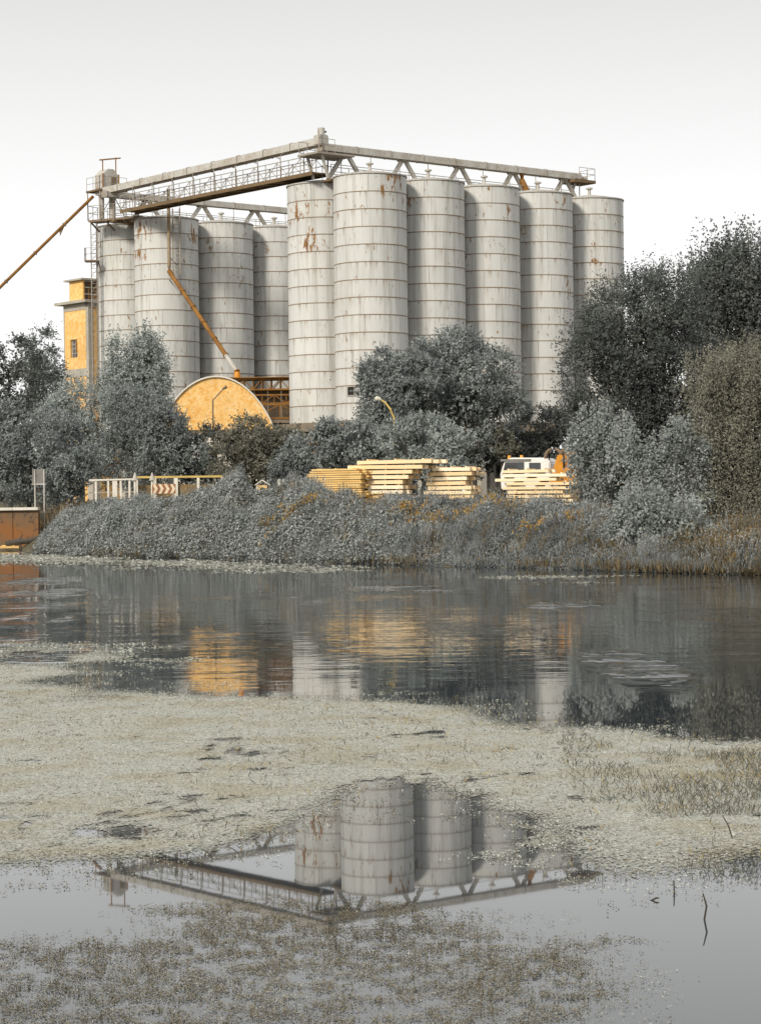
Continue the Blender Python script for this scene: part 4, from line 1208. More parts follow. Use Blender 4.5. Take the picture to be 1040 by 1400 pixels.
def hanging(label, d, cells, mat, seed, trunk_px, n_per=64, leaves=18, root=None, leaf=0.10, asp=0.42):
    """creeper that hangs in strands over the front of a tree: cells are (x, y of the top, half width, drop)"""
    k = F / d
    q = at(trunk_px, 690, d)
    org = ORG[root.name][0] if root is not None else Vector((q.x, d, gz(q.x, d)))
    if root is None: root = thing('hanging_creeper', org, label, 'creeper', TG)
    P_, T_, = [], []
    b = MB()
    for (x, y, hw, drop) in cells:
        c = at(x, y, d)
        ns = int(n_per * hw / 14)
        for _ in range(ns):
            u = RNG.uniform(-1.15, 1.15)
            p0 = np.array([c.x + u * hw / k, d + RNG.normal(0, 0.35) - 0.3 * (1 - min(1, abs(u))), c.z - RNG.random() ** 1.5 * 0.55 * drop / k + 0.18 * math.sin(u * 5 + x)])
            ln = drop / k * RNG.uniform(0.2, 0.8) * (0.75 + 0.35 * math.sin(u * 4 + y))
            t = np.linspace(0, 1, leaves) + RNG.normal(0, 0.03, leaves)
            pts = p0[None] + np.stack([RNG.normal(0, 0.09, leaves) + u * 0.25 * t, -0.35 * np.sin(t * 2.4) + RNG.normal(0, 0.09, leaves), -ln * t], 1)
            P_.append(pts); T_.append(np.full(leaves, RNG.normal(0.5, 0.16)))
        b.tube([c + Vector((0, 0.5, 0.2)), c + Vector((0.05, 0.1, -0.3 * drop / k)), c + Vector((0.0, 0.15, -0.9 * drop / k))], [0.03, 0.025, 0.012], 5)
    p = np.concatenate(P_); ti = np.concatenate(T_) + RNG.normal(0, 0.06, len(p)); n = len(p)
    a = unit(rvec(n) * 0.8 + np.array([0, -0.45, -0.5]))
    L = leaf * RNG.uniform(0.55, 1.3, n); sdv = unit(np.cross(a, unit(np.array([-0.2, -0.8, 0.45]) + 0.7 * rvec(n))))
    kp = p[:, 2] > 0.05
    leaf_object('foliage', p[kp], a[kp], sdv[kp], L[kp], L[kp] * asp, ti[kp], mat, root, org)
    b.build('vine_stem', M['bark'], root)
hanging('', 78.2, [(955, 480, 14, 110), (985, 470, 18, 90), (1010, 478, 20, 120), (1035, 470, 16, 120), (965, 560, 16, 130), (1000, 570, 18, 130), (1030, 590, 16, 140), (975, 650, 16, 90), (1020, 660, 18, 90)], M['leaf_olive'], 3, 1015, 60, 20, willow, 0.10, 0.2)
hanging('pale creeper hanging in strands down the left side of the big dark tree', 80.5,
        [(812, 548, 14, 70), (800, 575, 14, 80), (822, 585, 16, 90), (796, 620, 12, 60), (812, 630, 14, 70), (840, 565, 12, 60), (845, 690, 14, 60), (790, 590, 8, 50), (815, 655, 12, 40)], M['leaf_vine'], 4, 830)
hanging('pale creeper trailing over the bank in front of the dark gap under the big tree', 70.0,
        [(858, 665, 12, 90), (884, 660, 14, 110), (910, 690, 14, 80), (848, 705, 10, 60), (935, 680, 13, 90), (872, 715, 12, 60), (955, 705, 10, 60), (898, 725, 12, 50), (862, 690, 12, 80), (888, 720, 13, 60), (920, 715, 13, 60), (850, 725, 10, 45), (940, 730, 12, 45), (905, 735, 12, 40), (970, 720, 12, 60), (868, 745, 10, 30)], M['leaf_vine'], 6, 890, 80)
hanging('pale creeper tumbling down the middle of the big dark tree to the water', 78.0,
        [(872, 600, 16, 80), (870, 640, 14, 90), (890, 640, 18, 90), (880, 690, 18, 90), (905, 690, 16, 80), (868, 720, 14, 60), (925, 640, 14, 90), (945, 660, 14, 80), (955, 600, 8, 60), (938, 715, 16, 60), (895, 740, 16, 50), (850, 575, 12, 90), (905, 590, 10, 70), (925, 570, 10, 60)], M['leaf_vine'], 5, 900)

# centre
tree('bushy_tree', 'round bushy grey green tree left of the pair in front of the silos', 'tree', 119, [(528, 508, 24, 30), (545, 545, 42, 45), (522, 562, 28, 42), (565, 505, 34, 34), (512, 520, 14, 22), (535, 600, 50, 40)], M['leaf_mid'], 46000, L=0.145, sl=0.42, seed=6, group=TG)
tree('bushy_tree', 'taller bushy tree with a visible trunk, right of the pair in front of the silos', 'tree', 121, [(618, 500, 44, 40), (650, 525, 44, 45), (602, 540, 40, 48), (680, 560, 28, 38), (640, 580, 42, 42), (628, 480, 24, 22)], M['leaf_mid'], 58000, L=0.145, sl=0.42, seed=7, trunk_px=648, group=TG)
tree('round_bush', 'pale round bush under the yellow curved lamp behind the tallest timber stack', 'bush', 110, [(578, 606, 44, 30), (548, 606, 24, 22), (618, 614, 24, 24), (570, 590, 22, 18), (600, 640, 50, 20)], M['leaf_pale'], 26000, L=0.135, sl=0.32, seed=8, trunk=True, group=TG)
tree('round_bush', 'dark bush above the leftmost ochre timber stack', 'bush', 114, [(462, 603, 26, 30), (490, 608, 24, 32), (444, 622, 18, 22), (470, 630, 30, 20), (515, 620, 24, 24)], M['leaf_mid'], 18000, L=0.16, sl=0.45, seed=9, group=TG)
tree('small_tree', 'small loose tree below the fourth silo of the right hand row', 'tree', 123, [(745, 572, 26, 26), (728, 595, 24, 28), (764, 600, 22, 30), (745, 620, 36, 26)], M['leaf_dark'], 12000, L=0.145, sl=0.42, seed=10, group=TG)
tree('round_bush', 'dark bush behind the gap between the timber stacks and the lorry cab', 'bush', 124, [(690, 620, 34, 30), (660, 625, 26, 28), (720, 630, 30, 26)], M['leaf_dark'], 14000, L=0.17, sl=0.5, seed=11, group=TG)
tree('round_bush', 'small pale bush beside the trunk of the taller bushy tree', 'bush', 120, [(684, 600, 14, 14), (694, 612, 12, 12)], M['leaf_olive'], 2600, L=0.15, sl=0.35, seed=12, group=TG)
tree('round_bush', 'dark bush filling the space right of the lorry under the small loose tree', 'bush', 126, [(775, 610, 40, 36), (800, 620, 40, 36), (750, 640, 40, 20)], M['leaf_dark'], 14000, L=0.17, sl=0.5, seed=13, group=TG)
# left
tree('dark_tree', 'darkest tree at the left edge, left of the yellow tower', 'tree', 148, [(12, 505, 34, 38), (30, 545, 40, 50), (-15, 530, 40, 60), (45, 585, 40, 40), (0, 600, 40, 40)], M['leaf_dark'], 22000, L=0.2, sl=0.7, seed=14, group=TG)
tree('loose_tree', 'loose tree with sky showing through, beside the yellow tower', 'tree', 156, [(55, 478, 20, 24), (62, 510, 20, 34), (42, 495, 16, 24), (66, 555, 26, 36)], M['leaf_mid'], 13000, L=0.19, sl=0.7, seed=15, shell=0.35, group=TG)
tree('feathery_tree', 'pale feathery tree in front of the leftmost silo and the yellow tower base', 'tree', 135, [(196, 500, 24, 32), (166, 522, 18, 34), (208, 530, 18, 32), (150, 520, 10, 32), (184, 552, 36, 30), (200, 480, 15, 18), (160, 492, 10, 16), (222, 512, 8, 14)], M['leaf_pale'], 34000, L=0.16, sl=0.7, seed=16, shell=0.4, spikes=0.5, group=TG)
tree('big_bush', 'broad grey bush in front of the yellow tower base', 'bush', 127, [(112, 560, 34, 36), (140, 585, 44, 46), (105, 610, 40, 40), (150, 630, 50, 34), (90, 552, 26, 24), (80, 580, 30, 30)], M['leaf_pale'], 34000, L=0.135, sl=0.42, seed=17, shell=0.5, spikes=0.3, group=TG)
tree('big_bush', 'largest grey bush, left of the yellow round gable', 'bush', 124, [(198, 576, 42, 42), (222, 598, 28, 36), (195, 620, 60, 44), (245, 630, 40, 36), (178, 555, 26, 26), (222, 582, 18, 26), (212, 604, 38, 38)], M['leaf_mid'], 42000, L=0.135, sl=0.42, seed=18, spikes=0.3, group=TG)
tree('big_bush', 'low spreading bush at the left edge behind the grey sign back', 'bush', 117, [(40, 615, 44, 42), (8, 595, 34, 38), (75, 605, 30, 40), (20, 650, 50, 34), (85, 650, 34, 34), (-20, 620, 40, 50)], M['leaf_mid'], 42000, L=0.135, sl=0.42, seed=19, spikes=0.25, group=TG)
tree('round_bush', 'speckled brownish bush below the right end of the yellow round gable', 'bush', 122, [(348, 605, 34, 28), (325, 625, 30, 28), (370, 625, 26, 32), (340, 640, 40, 20)], M['leaf_olive'], 22000, L=0.15, sl=0.45, seed=20, group=TG)
tree('round_bush', 'dark bush between the largest grey bush and the speckled bush', 'bush', 126, [(285, 626, 30, 32), (300, 640, 36, 26), (262, 630, 24, 34)], M['leaf_dark'], 11000, L=0.16, sl=0.45, seed=21, group=TG)
tree('round_bush', 'grey bush right of the speckled bush, below the silo platform', 'bush', 119, [(398, 628, 22, 26), (412, 645, 20, 22), (385, 645, 22, 22)], M['leaf_mid'], 13000, L=0.15, sl=0.4, seed=22, group=TG)
tree('small_tree', 'thin leafy tree under the dark platform edge beside the pale column', 'tree', 130, [(395, 600, 14, 14), (412, 612, 12, 12), (388, 615, 12, 14)], M['leaf_olive'], 2500, L=0.15, sl=0.5, seed=23, shell=0.3, group=TG)
tree('round_bush', 'grey bush beside the grey sign back, left of the white railing', 'bush', 114, [(98, 655, 26, 28), (115, 640, 20, 26), (75, 665, 20, 18)], M['leaf_mid'], 13000, L=0.14, sl=0.4, seed=24, group=TG)

# distant wood behind everything
n = 60000
px_ = RNG.uniform(-120, 120, n); py_ = RNG.uniform(255, 285, n)
hz_ = 6.5 + 1.6 * np.sin(px_ * 0.21) + 1.2 * np.sin(px_ * 0.53 + 1) + 0.7 * np.sin(px_ * 1.3)
pz_ = terrain(px_, py_) + hz_ * RNG.random(n)
ax_ = rvec(n)
tag(leaf_object('distant_wood', np.stack([px_, py_, pz_], 1), ax_, perp(ax_, n), 0.8, 0.35, RNG.random(n), M['leaf_dark']), 'far off dark wood behind the silos', None, None, 'stuff')

# ------------------------------------------------------------------ undergrowth on the bank
RX = [20, 40, 60, 100, 150, 200, 240, 280, 305, 330, 346, 378, 400, 425, 450, 475, 500, 530, 560, 620, 680, 740, 790, 830, 870, 910, 960, 1040, 1150]
RY = [754, 746, 730, 704, 688, 682, 683, 674, 662, 655, 674, 682, 652, 664, 674, 672, 690, 682, 684, 690, 686, 692, 688, 706, 732, 738, 734, 722, 715]
rid_x, rid_z = [], []
for a_, b_ in zip(RX, RY):
    dd = 90.0
    for _ in range(4):
        q = at(a_, b_, dd); dd = float(shore(q.x)) + 7.5
    q = at(a_, b_, dd); rid_x.append(q.x); rid_z.append(max(0.25, q.z))
RW = 7.5
def cover(x, y, seed=3):
    t = (y - shore(x)) / RW
    p = np.stack([x, y, 0 * x], 1)
    top = np.interp(x, rid_x, rid_z)
    lump = 0.18 * wob(p, 0.8, seed) + 0.32 * wob(p, 1.9, seed + 1) + 0.22 * wob(p, 4.0, seed + 2) + 0.03 * wob(p, 9, seed + 3)
    prof = np.where(t < 1, np.clip(t, 0, 1) ** 0.55, 1 - 0.25 * (t - 1))
    z = 0.12 + (top - 0.12) * prof * (1 + 0.9 * lump * np.clip(1.3 - t, 0.25, 1)) + lump * 0.5 * np.clip(1 - t, 0, 1)
    return np.maximum(z, terrain(x, y) + 0.05)

def cover_normal(x, y, seed, e=0.10):
    gx = (cover(x + e, y, seed) - cover(x - e, y, seed)) / (2 * e); gy = (cover(x, y + e, seed) - cover(x, y - e, seed)) / (2 * e)
    return unit(np.stack([-gx, -gy, np.ones(len(x))], 1))
def undergrowth(name, label, x0, x1, n, mat, L, seed, blades=0.0, blade_len=0.5, aspect=0.34, depth=0.35):
    x = RNG.uniform(x0, x1, n); t = RNG.random(n) ** 1.25 * 9.5 - 0.35
    y = shore(x) + t
    z = cover(x, y, seed) - depth * RNG.random(n) ** 1.5
    z = np.maximum(z, np.where(t < 0, 0.02, 0.05))
    p = np.stack([x, y, z], 1)
    a = unit(rvec(n) + np.array([0, -0.45, 0.15]))
    LL = L * RNG.uniform(0.6, 1.3, n); WW = LL * aspect
    ti = 0.45 + 0.38 * wob(p, 1.3, seed + 5) + 0.16 * wob(p, 5, seed + 6) + RNG.normal(0, 0.07, n)
    sd_ = unit(np.cross(a, unit(cover_normal(x, y, seed) + 0.45 * rvec(n))))
    if blades > 0:
        k = RNG.random(n) < blades * np.clip(0.5 + 1.6 * wob(p, 1.1, seed + 9), 0.05, 1.3)
        sd_[k] = perp(a[k], k.sum()); a[k] = unit(rvec(k.sum()) * 0.55 + np.array([0, -0.05, 1.0]))
        LL[k] = blade_len * RNG.uniform(0.5, 1.3, k.sum()); WW[k] = 0.012 * RNG.uniform(0.7, 1.6, k.sum())
    tag(leaf_object(name, p, a, sd_, LL, WW, ti, mat, nv=3), label, None, None, 'stuff')

def creeper(name, label, x0, x1, n_vine, per, mat, seed, tmin=0.3):
    """creeper runners that drape down the slope, each a string of leaves"""
    x = RNG.uniform(x0, x1, n_vine); t0 = RNG.uniform(tmin, 9.0, n_vine)
    ln = RNG.uniform(0.8, 2.2, n_vine); sl = RNG.uniform(-0.9, 0.3, n_vine)
    s = np.linspace(0, 1, per)[None] + RNG.normal(0, 0.02, (n_vine, per))
    X = (x[:, None] + sl[:, None] * ln[:, None] * s).reshape(-1)
    T = np.maximum(t0[:, None] - ln[:, None] * s, -0.4).reshape(-1)
    n = len(X)
    X += RNG.normal(0, 0.05, n)
    Y = shore(X) + T
    lift = np.repeat(RNG.uniform(0.0, 0.28, n_vine), per)
    Z = cover(X, Y, seed) + lift * np.tile(np.sin(np.linspace(0, math.pi, per)), n_vine) + RNG.normal(0, 0.03, n)
    p = np.stack([X, Y, Z], 1)
    a = unit(rvec(n) * 0.8 + np.array([-0.15, -0.6, -0.35]))
    L = 0.095 * RNG.uniform(0.6, 1.3, n)
    ti = np.repeat(RNG.normal(0.5, 0.14, n_vine), per) + RNG.normal(0, 0.06, n)
    tag(leaf_object(name, p, a, unit(np.cross(a, unit(cover_normal(X, Y, seed) + 0.5 * rvec(n)))), L, L * 0.42, ti, mat), label, None, None, 'stuff')

undergrowth('creeper_undergrowth', 'matted blue grey creeper covering the left part of the bank', -16.5, -1.0, 130000, M['leaf_ivy'], 0.085, 3, 0.04, 0.3, 0.36, 0.22)
creeper('creeper_runners', 'runners of pale creeper draped over the left part of the bank', -15.6, 1.0, 4500, 14, M['leaf_ivy'], 3)
creeper('creeper_runners', 'runners of grey creeper over the top of the middle bank', 1.0, 10.0, 1200, 12, M['leaf_wild'], 3, 4.0)
undergrowth('wild_undergrowth', 'wild grey weeds and tall grasses on the middle of the bank', -4.5, 10.2, 150000, M['leaf_wild'], 0.075, 3, 0.40, 0.34, 0.36, 0.25)
undergrowth('autumn_undergrowth', 'brown and ochre weeds on the right part of the bank', 8.2, 16.0, 75000, M['leaf_autumn'], 0.085, 3, 0.06, 0.3)
# ochre and dark patches among the creeper, and tall stems that break its outline
def patches(name, label, x0, x1, n, mat, L, seed, thr):
    x = RNG.uniform(x0, x1, n); t = RNG.random(n) * 9.5 - 0.2; y = shore(x) + t
    k = fbm(x * 0.7 + 50, y * 0.6 + 20, seed, 3) > thr
    x, y = x[k], y[k]; n = len(x)
    z = cover(x, y) + RNG.uniform(-0.08, 0.14, n)
    p = np.stack([x, y, z], 1); a = unit(rvec(n) + np.array([0, -0.3, 0.4])); LL = L * RNG.uniform(0.6, 1.4, n)
    tag(leaf_object(name, p, a, perp(a, n), LL, LL * 0.22, RNG.normal(0.5, 0.22, n), mat, nv=3), label, None, None, 'stuff')
def tall_stems(name, label, x0, x1, ncl, mat, seed, hmax=0.8):
    x = RNG.uniform(x0, x1, ncl); t = RNG.uniform(0.2, 9.0, ncl)
    per = 22
    X = np.repeat(x, per) + RNG.normal(0, 0.16, ncl * per); Y = np.repeat(shore(x) + t, per) + RNG.normal(0, 0.16, ncl * per)
    n = len(X); Z = cover(X, Y) - 0.12
    h = np.repeat(RNG.uniform(0.35, 1.0, ncl), per) * RNG.uniform(0.5, 1.1, n) * hmax
    a = unit(rvec(n) * 0.28 + np.array([0.1, 0, 1.0]))
    ti = np.repeat(RNG.normal(0.5, 0.25, ncl), per) + RNG.normal(0, 0.1, n)
    p = np.stack([X, Y, Z], 1)
    m5 = 5
    u = RNG.uniform(0.35, 1.05, (n, m5)); lp = (p[:, None] + a[:, None] * (u * h[:, None])[:, :, None]).reshape(-1, 3); la = unit(rvec(n * m5) * 0.8 + np.repeat(a, m5, 0))
    P2 = np.concatenate([p, lp]); A2 = np.concatenate([a, la]); L2 = np.concatenate([h, 0.07 * RNG.uniform(0.5, 1.3, n * m5)]); W2 = np.concatenate([np.full(n, 0.008), np.full(n * m5, 0.016)])
    T2 = np.concatenate([ti, np.repeat(ti, m5) + 0.1])
    tag(leaf_object(name, P2, A2, perp(A2, len(A2)), L2, W2, T2, mat, nv=3), label, None, None, 'stuff')
patches('ochre_weeds', 'patches of brownish leaves scattered over the bank', -15.5, 12, 60000, M['leaf_autumn'], 0.10, 71, 0.58)
patches('dark_weeds', 'patches of darker leaves scattered over the bank', -15.5, 12, 60000, M['leaf_dark'], 0.11, 72, 0.57)
tall_stems('tall_weeds', 'tall loose weed stems standing out of the bank cover', -16, 11, 420, M['leaf_wild'], 5)
tall_stems('autumn_stems', 'brown and ochre weed stems on the right end of the bank', 8.5, 15, 260, M['leaf_autumn'], 7, 1.0)
tall_stems('grey_stems', 'grey weed stems among the ochre weeds on the right end of the bank', 8.0, 14, 200, M['leaf_wild'], 8, 0.9)
tall_stems('dry_stems', 'dry pale stems standing out of the middle of the bank', -5, 14, 150, M['straw'], 6, 0.7)
# plumes in clusters
cl = [(390, 708, 26), (375, 715, 20), (505, 702, 22), (600, 712, 30), (628, 722, 30), (570, 716, 20), (735, 718, 24), (700, 712, 20), (825, 722, 40), (850, 716, 24), (430, 700, 16), (655, 706, 18), (545, 705, 14), (780, 722, 16)]
bx, ax_, tt_ = [], [], []
for (cx, cy, r) in cl:
    for _ in range(16):
        q0 = at(cx + random.gauss(0, r * 0.7), cy + random.gauss(0, 7), 80.0)
        x = q0.x
        dd = 80.0
        for _i in range(12):
            q = at(520 + (cx - 520) + 0, cy, dd)
            zc_ = float(cover(np.array([q.x]), np.array([dd]))[0])
            dd += 0.6 if q.z > zc_ - 0.05 and dd < 95 else -0.6
        q = at(cx + random.gauss(0, r * 0.7), cy + random.gauss(0, 6), dd)
        z = float(cover(np.array([q.x]), np.array([q.y]))[0]) + random.uniform(0.0, 0.3)
        for _k in range(9):
            bx.append((q.x + random.gauss(0, 0.06), q.y + random.gauss(0, 0.06), z + random.uniform(-0.1, 0.22)))
n = len(bx); ax_ = unit(rvec(n) * 0.7 + np.array([0, 0, 0.8]))
tag(leaf_object('orange_plumes', np.array(bx), ax_, perp(ax_, n), 0.11 * RNG.uniform(0.6, 1.3, n), 0.024, RNG.random(n), M['plume']), 'orange flowering tips scattered over the middle of the bank', None, None, 'stuff')
# dry grass at the waterline
n = 16000
x = RNG.uniform(-19, 15, n); g_ = wob(np.stack([x, 0 * x, 0 * x], 1), 1.6, 77)
k = RNG.random(n) < np.clip(0.10 + 0.9 * g_ + 0.10 * (x > 3), 0.02, 1); x = x[k]; n = len(x)
y = shore(x) + RNG.uniform(-0.55, 0.5, n)
p = np.stack([x, y, 0 * x + 0.0], 1)
a = unit(rvec(n) * 0.35 + np.array([0, -0.12, 1.0]))
tag(leaf_object('waterline_grass', p, a, perp(a, n), RNG.uniform(0.15, 0.5, n), 0.014, RNG.random(n), M['straw']), 'dry brown grass along the waterline', None, None, 'stuff')
# dry grass on the yard edge above the quay wall
n = 5000
x = RNG.uniform(-24, -13, n); y = RNG.uniform(112.5, 116, n)
p = np.stack([x, y, terrain(x, y)], 1); a = unit(rvec(n) * 0.4 + np.array([0, 0, 1.0]))
tag(leaf_object('quay_grass', p, a, perp(a, n), RNG.uniform(0.3, 0.8, n), 0.02, RNG.random(n), M['straw']), 'dry brown grass on top of the quay wall', None, None, 'stuff')

# ------------------------------------------------------------------ floating weed
def weed(name, label, poly_px, n, size, dens, mat, seed, tilt=0.35, lift=0.012, per=5, holes=(), tint0=0.5, spread=1.5, wid=0.3):
    """small floating leaves in rosettes; the outline is softened by noise"""
    poly = [on_water(*q) for q in poly_px]
    xs_, ys_ = [q[0] for q in poly], [q[1] for q in poly]
    m_ = n // per
    x = RNG.uniform(min(xs_) - 0.3, max(xs_) + 0.3, m_); y = RNG.uniform(min(ys_) - 0.4, max(ys_) + 0.4, m_)
    f = y / 15.0
    jx = x + (fbm(x * 1.5, y * 1.0, seed + 50) - 0.5) * 1.3 * f; jy = y + (fbm(x * 0.9, y * 1.5, seed + 60) - 0.5) * 2.2 * f
    jx = jx + RNG.normal(0, 0.10, m_) * f; jy = jy + RNG.normal(0, 0.22, m_) * f
    k = inside(jx, jy, poly)
    for hq in holes: k &= ~inside(jx, jy, [on_water(*q) for q in hq])
    k &= dens(x, y)
    x, y = x[k], y[k]; m_ = len(x)
    sz = size * (0.7 + 0.02 * y) * RNG.uniform(0.6, 1.3, m_)
    bx = np.repeat(x, per) + RNG.normal(0, 1, m_ * per) * np.repeat(sz, per) * spread
    by = np.repeat(y, per) + RNG.normal(0, 1, m_ * per) * np.repeat(sz, per) * spread
    n = m_ * per
    bz = RNG.uniform(0.002, lift, n)
    a = unit(np.stack([RNG.normal(size=n), RNG.normal(size=n), np.abs(RNG.normal(size=n)) * tilt], 1))
    up = unit(np.array([0, 0, 1.0]) + RNG.normal(size=(n, 3)) * tilt)
    sd_ = unit(np.cross(a, up))
    L = np.repeat(sz, per) * RNG.uniform(0.6, 1.5, n)
    ti = tint0 + 0.30 * (fbm(bx * 1.3, by * 0.8, seed + 9) - 0.5) * 2 + np.repeat(RNG.normal(0, 0.13, m_), per) + RNG.normal(0, 0.12, n)
    tag(leaf_object(name, np.stack([bx, by, bz], 1), a, sd_, L, L * wid * 1.25, ti, mat, nv=3), label, None, None, 'stuff')

CAP = 0.60
def mat_sheet(name, label, poly_px, holes, dfun, mat, cx, cy, seed):
    """the closed felt of the mat: a thin sheet a few millimetres above the water, its cover stored per vertex"""
    poly = [on_water(*q) for q in poly_px]
    xs = np.arange(min(q[0] for q in poly) - 0.4, max(q[0] for q in poly) + 0.4, cx); ys = np.arange(min(q[1] for q in poly) - 0.5, max(q[1] for q in poly) + 0.5, cy)
    X, Y = [q.reshape(-1) for q in np.meshgrid(xs, ys)]
    f = Y / 15.0
    jx = X + (fbm(X * 1.5, Y * 1.0, seed + 50) - 0.5) * 1.3 * f; jy = Y + (fbm(X * 0.9, Y * 1.5, seed + 60) - 0.5) * 2.2 * f
    k = inside(jx, jy, poly)
    for hq in holes: k &= ~inside(jx, jy, [on_water(*q) for q in hq])
    K = k.reshape(len(ys), len(xs)).astype(float)
    for ax_i, r in ((1, 4), (0, 5), (1, 3), (0, 4)):
        K = sum(np.roll(K, q, ax_i) for q in range(-r, r + 1)) / (2 * r + 1)
    K = K.reshape(-1)
    c = np.clip(np.minimum(0.5 + dfun(X, Y) * 2.0, CAP - 0.09 * smooth((15.5 - Y) / 3)) - (1 - K) * 0.75, 0, 1) * (K > 0.03)
    nx = len(xs); nq = len(ys)
    i = (np.arange(nx - 1)[None] + nx * np.arange(nq - 1)[:, None]).reshape(-1)
    q4 = np.stack([i, i + 1, i + 1 + nx, i + nx], 1)
    q4 = q4[c[q4].max(1) > 0.12]
    used = np.unique(q4); remap = -np.ones(len(X), int); remap[used] = np.arange(len(used))
    me = bpy.data.meshes.new(name)
    Zs = 0.004 + 0.003 * fbm(X * 6, Y * 6, seed)
    me.from_pydata(np.stack([X, Y, Zs], 1)[used].tolist(), [], remap[q4].tolist())
    at_ = me.attributes.new('cover', 'FLOAT', 'POINT'); at_.data.foreach_set('value', c[used].astype(np.float32))
    me.materials.append(mat); me.shade_smooth()
    o = bpy.data.objects.new(name, me); COL.objects.link(o)
    return tag(o, label, None, None, 'stuff')

def felt(name, c0, c1, c2, fine, warm=0.45):
    a = N(name)
    t = a.n('ShaderNodeAttribute'); t.attribute_name = 'cover'
    n1 = a.noise(fine, detail=5, rough=0.7); n2 = a.noise(fine * 0.35, a.scaled(a.pos(), (1, 0.7, 1)), detail=4); n3 = a.noise(1.1, detail=3)
    n4 = a.noise(fine * 1.0, a.scaled(a.pos(), (0.8, 1, 1)), detail=5, rough=0.65)
    c = a.ramp(n1, [(0.32, c0), (0.5, c1), (0.68, c2)])
    c = a.mix(a.math('MULTIPLY', a.step(n3, 0.45, 0.68), warm), c, (0.30, 0.24, 0.12))
    c = a.mix(a.math('MULTIPLY', a.step(n2, 0.5, 0.75), 0.6), c, c0)
    a.bump(a.math('ADD', n1, n2), 0.8, 0.02)
    a.fin(c, 0.75, 0.25)
    al = a.step(a.math('ADD', a.math('ADD', t.outputs['Fac'], -0.5), a.math('SUBTRACT', n4, 0.48)), -0.035, 0.035)
    tr = a.n('ShaderNodeBsdfTransparent'); ms = a.n('ShaderNodeMixShader')
    a.l(al, ms.inputs[0]); a.l(tr.outputs[0], ms.inputs[1]); a.l(a.b.outputs[0], ms.inputs[2]); a.l(ms.outputs[0], a.out.inputs['Surface'])
    return a.m
M['felt'] = felt('weed_felt', (0.19, 0.184, 0.145), (0.41, 0.412, 0.36), (0.62, 0.625, 0.58), 45)

def dval(x, y):
    v = fbm(x * 2.2, y * 1.1, 5); w = fbm(x * 9, y * 4, 6, 3)
    px = x / y * F + 520
    left = np.clip((260 - px) / 260, 0, 1) * smooth((20 - y) / 4)   # thinner towards the left
    edge = smooth((15.0 - y) / 2.5)
    return v * 0.55 + w * 0.45 - (0.355 - 0.05 * smooth((320 - px) / 120) * smooth((y - 13.0) / 1.0) + 0.03 * left - 0.06 * smooth((y - 18) / 4) + 0.03 * edge) + 0.22 * (fbm(x * 0.5 + y * 0.05, y * 1.7, 8, 3) - 0.5)
def dens_main(x, y): return dval(x, y) > 0
MAIN = [(-220, 900), (-30, 905), (60, 912), (150, 922), (215, 934), (300, 944), (400, 950), (500, 954), (600, 958), (680, 976), (760, 984), (850, 996), (940, 1006), (1075, 1014), (1250, 1025), (1250, 1190), (1075, 1195), (1000, 1205), (880, 1226), (800, 1208), (770, 1180), (560, 1190), (400, 1160), (300, 1178), (150, 1202), (-30, 1216), (-220, 1222)]
HOLE = [(405, 1145), (425, 1128), (480, 1108), (520, 1092), (580, 1088), (640, 1112), (690, 1130), (735, 1150), (765, 1180), (740, 1230), (400, 1230)]
CHAN = [(60, 930), (120, 924), (220, 930), (300, 938), (240, 943), (110, 938)]
mat_sheet('weed_mat', 'closed felt of pale weed over the middle of the river', MAIN, (HOLE, CHAN), dval, M['felt'], 0.07, 0.09, 21)
def flecks(x, y):
    px = x / y * F + 520
    q = 0.30 + 0.5 * smooth((px - 820) / 200) + 0.35 * smooth((16.5 - y) / 3) + 0.15 * smooth((200 - px) / 200)
    return RNG.random(len(x)) < np.clip(q * (0.4 + 6 * (fbm(x * 4, y * 4, 81, 3) - 0.45)), 0.02, 1)
weed('brown_weed', 'brown and olive flecks of weed scattered through the pale mat', MAIN, 260000, 0.009, flecks, M['weed_near'], 22, holes=(HOLE, CHAN), tint0=0.42, tilt=0.8, lift=0.016, spread=1.6)
weed('floating_weed', 'pale matted weed floating over the middle of the river', MAIN, 340000, 0.0105, dens_main, M['weed'], 21, holes=(HOLE, CHAN), tint0=0.5, tilt=0.5, lift=0.010, spread=1.8)
HPOLY = [(480, 1100), (560, 1085), (650, 1108), (735, 1140), (775, 1178), (760, 1205), (700, 1190), (620, 1135), (540, 1110)]
mat_sheet('drifting_mat', 'loose rafts of pale weed felt over the reflection of the silos', HPOLY, (), lambda x, y: fbm(x * 1.6, y * 1.5, 15) * 0.7 + fbm(x * 7, y * 5, 16) * 0.3 - 0.55, M['felt'], 0.05, 0.07, 23)
weed('drifting_weed', 'loose rafts of pale weed over the reflection of the silos', HPOLY, 40000, 0.011, lambda x, y: fbm(x * 1.6, y * 1.5, 15) > 0.56, M['weed'], 23, tint0=0.6)
FRONT = [(-230, 1305), (60, 1288), (150, 1276), (250, 1260), (340, 1250), (480, 1242), (560, 1254), (640, 1268), (740, 1278), (820, 1290), (870, 1325), (900, 1362), (890, 1390), (870, 1480), (-230, 1480)]
def dfront(x, y):
    v = fbm(x * 10, y * 11, 31, 3); w = fbm(x * 3.0, y * 2.0, 32, 2)
    return v * 0.75 + w * 0.25 - 0.48
weed('near_weed', 'brownish tufts of weed floating closest to the camera', FRONT, 420000, 0.0068, lambda x, y: RNG.random(len(x)) < np.clip(0.60 + dfront(x, y) * 6, 0.04, 1), M['weed_near'], 25, tilt=0.7, lift=0.014, tint0=0.40, spread=1.3)
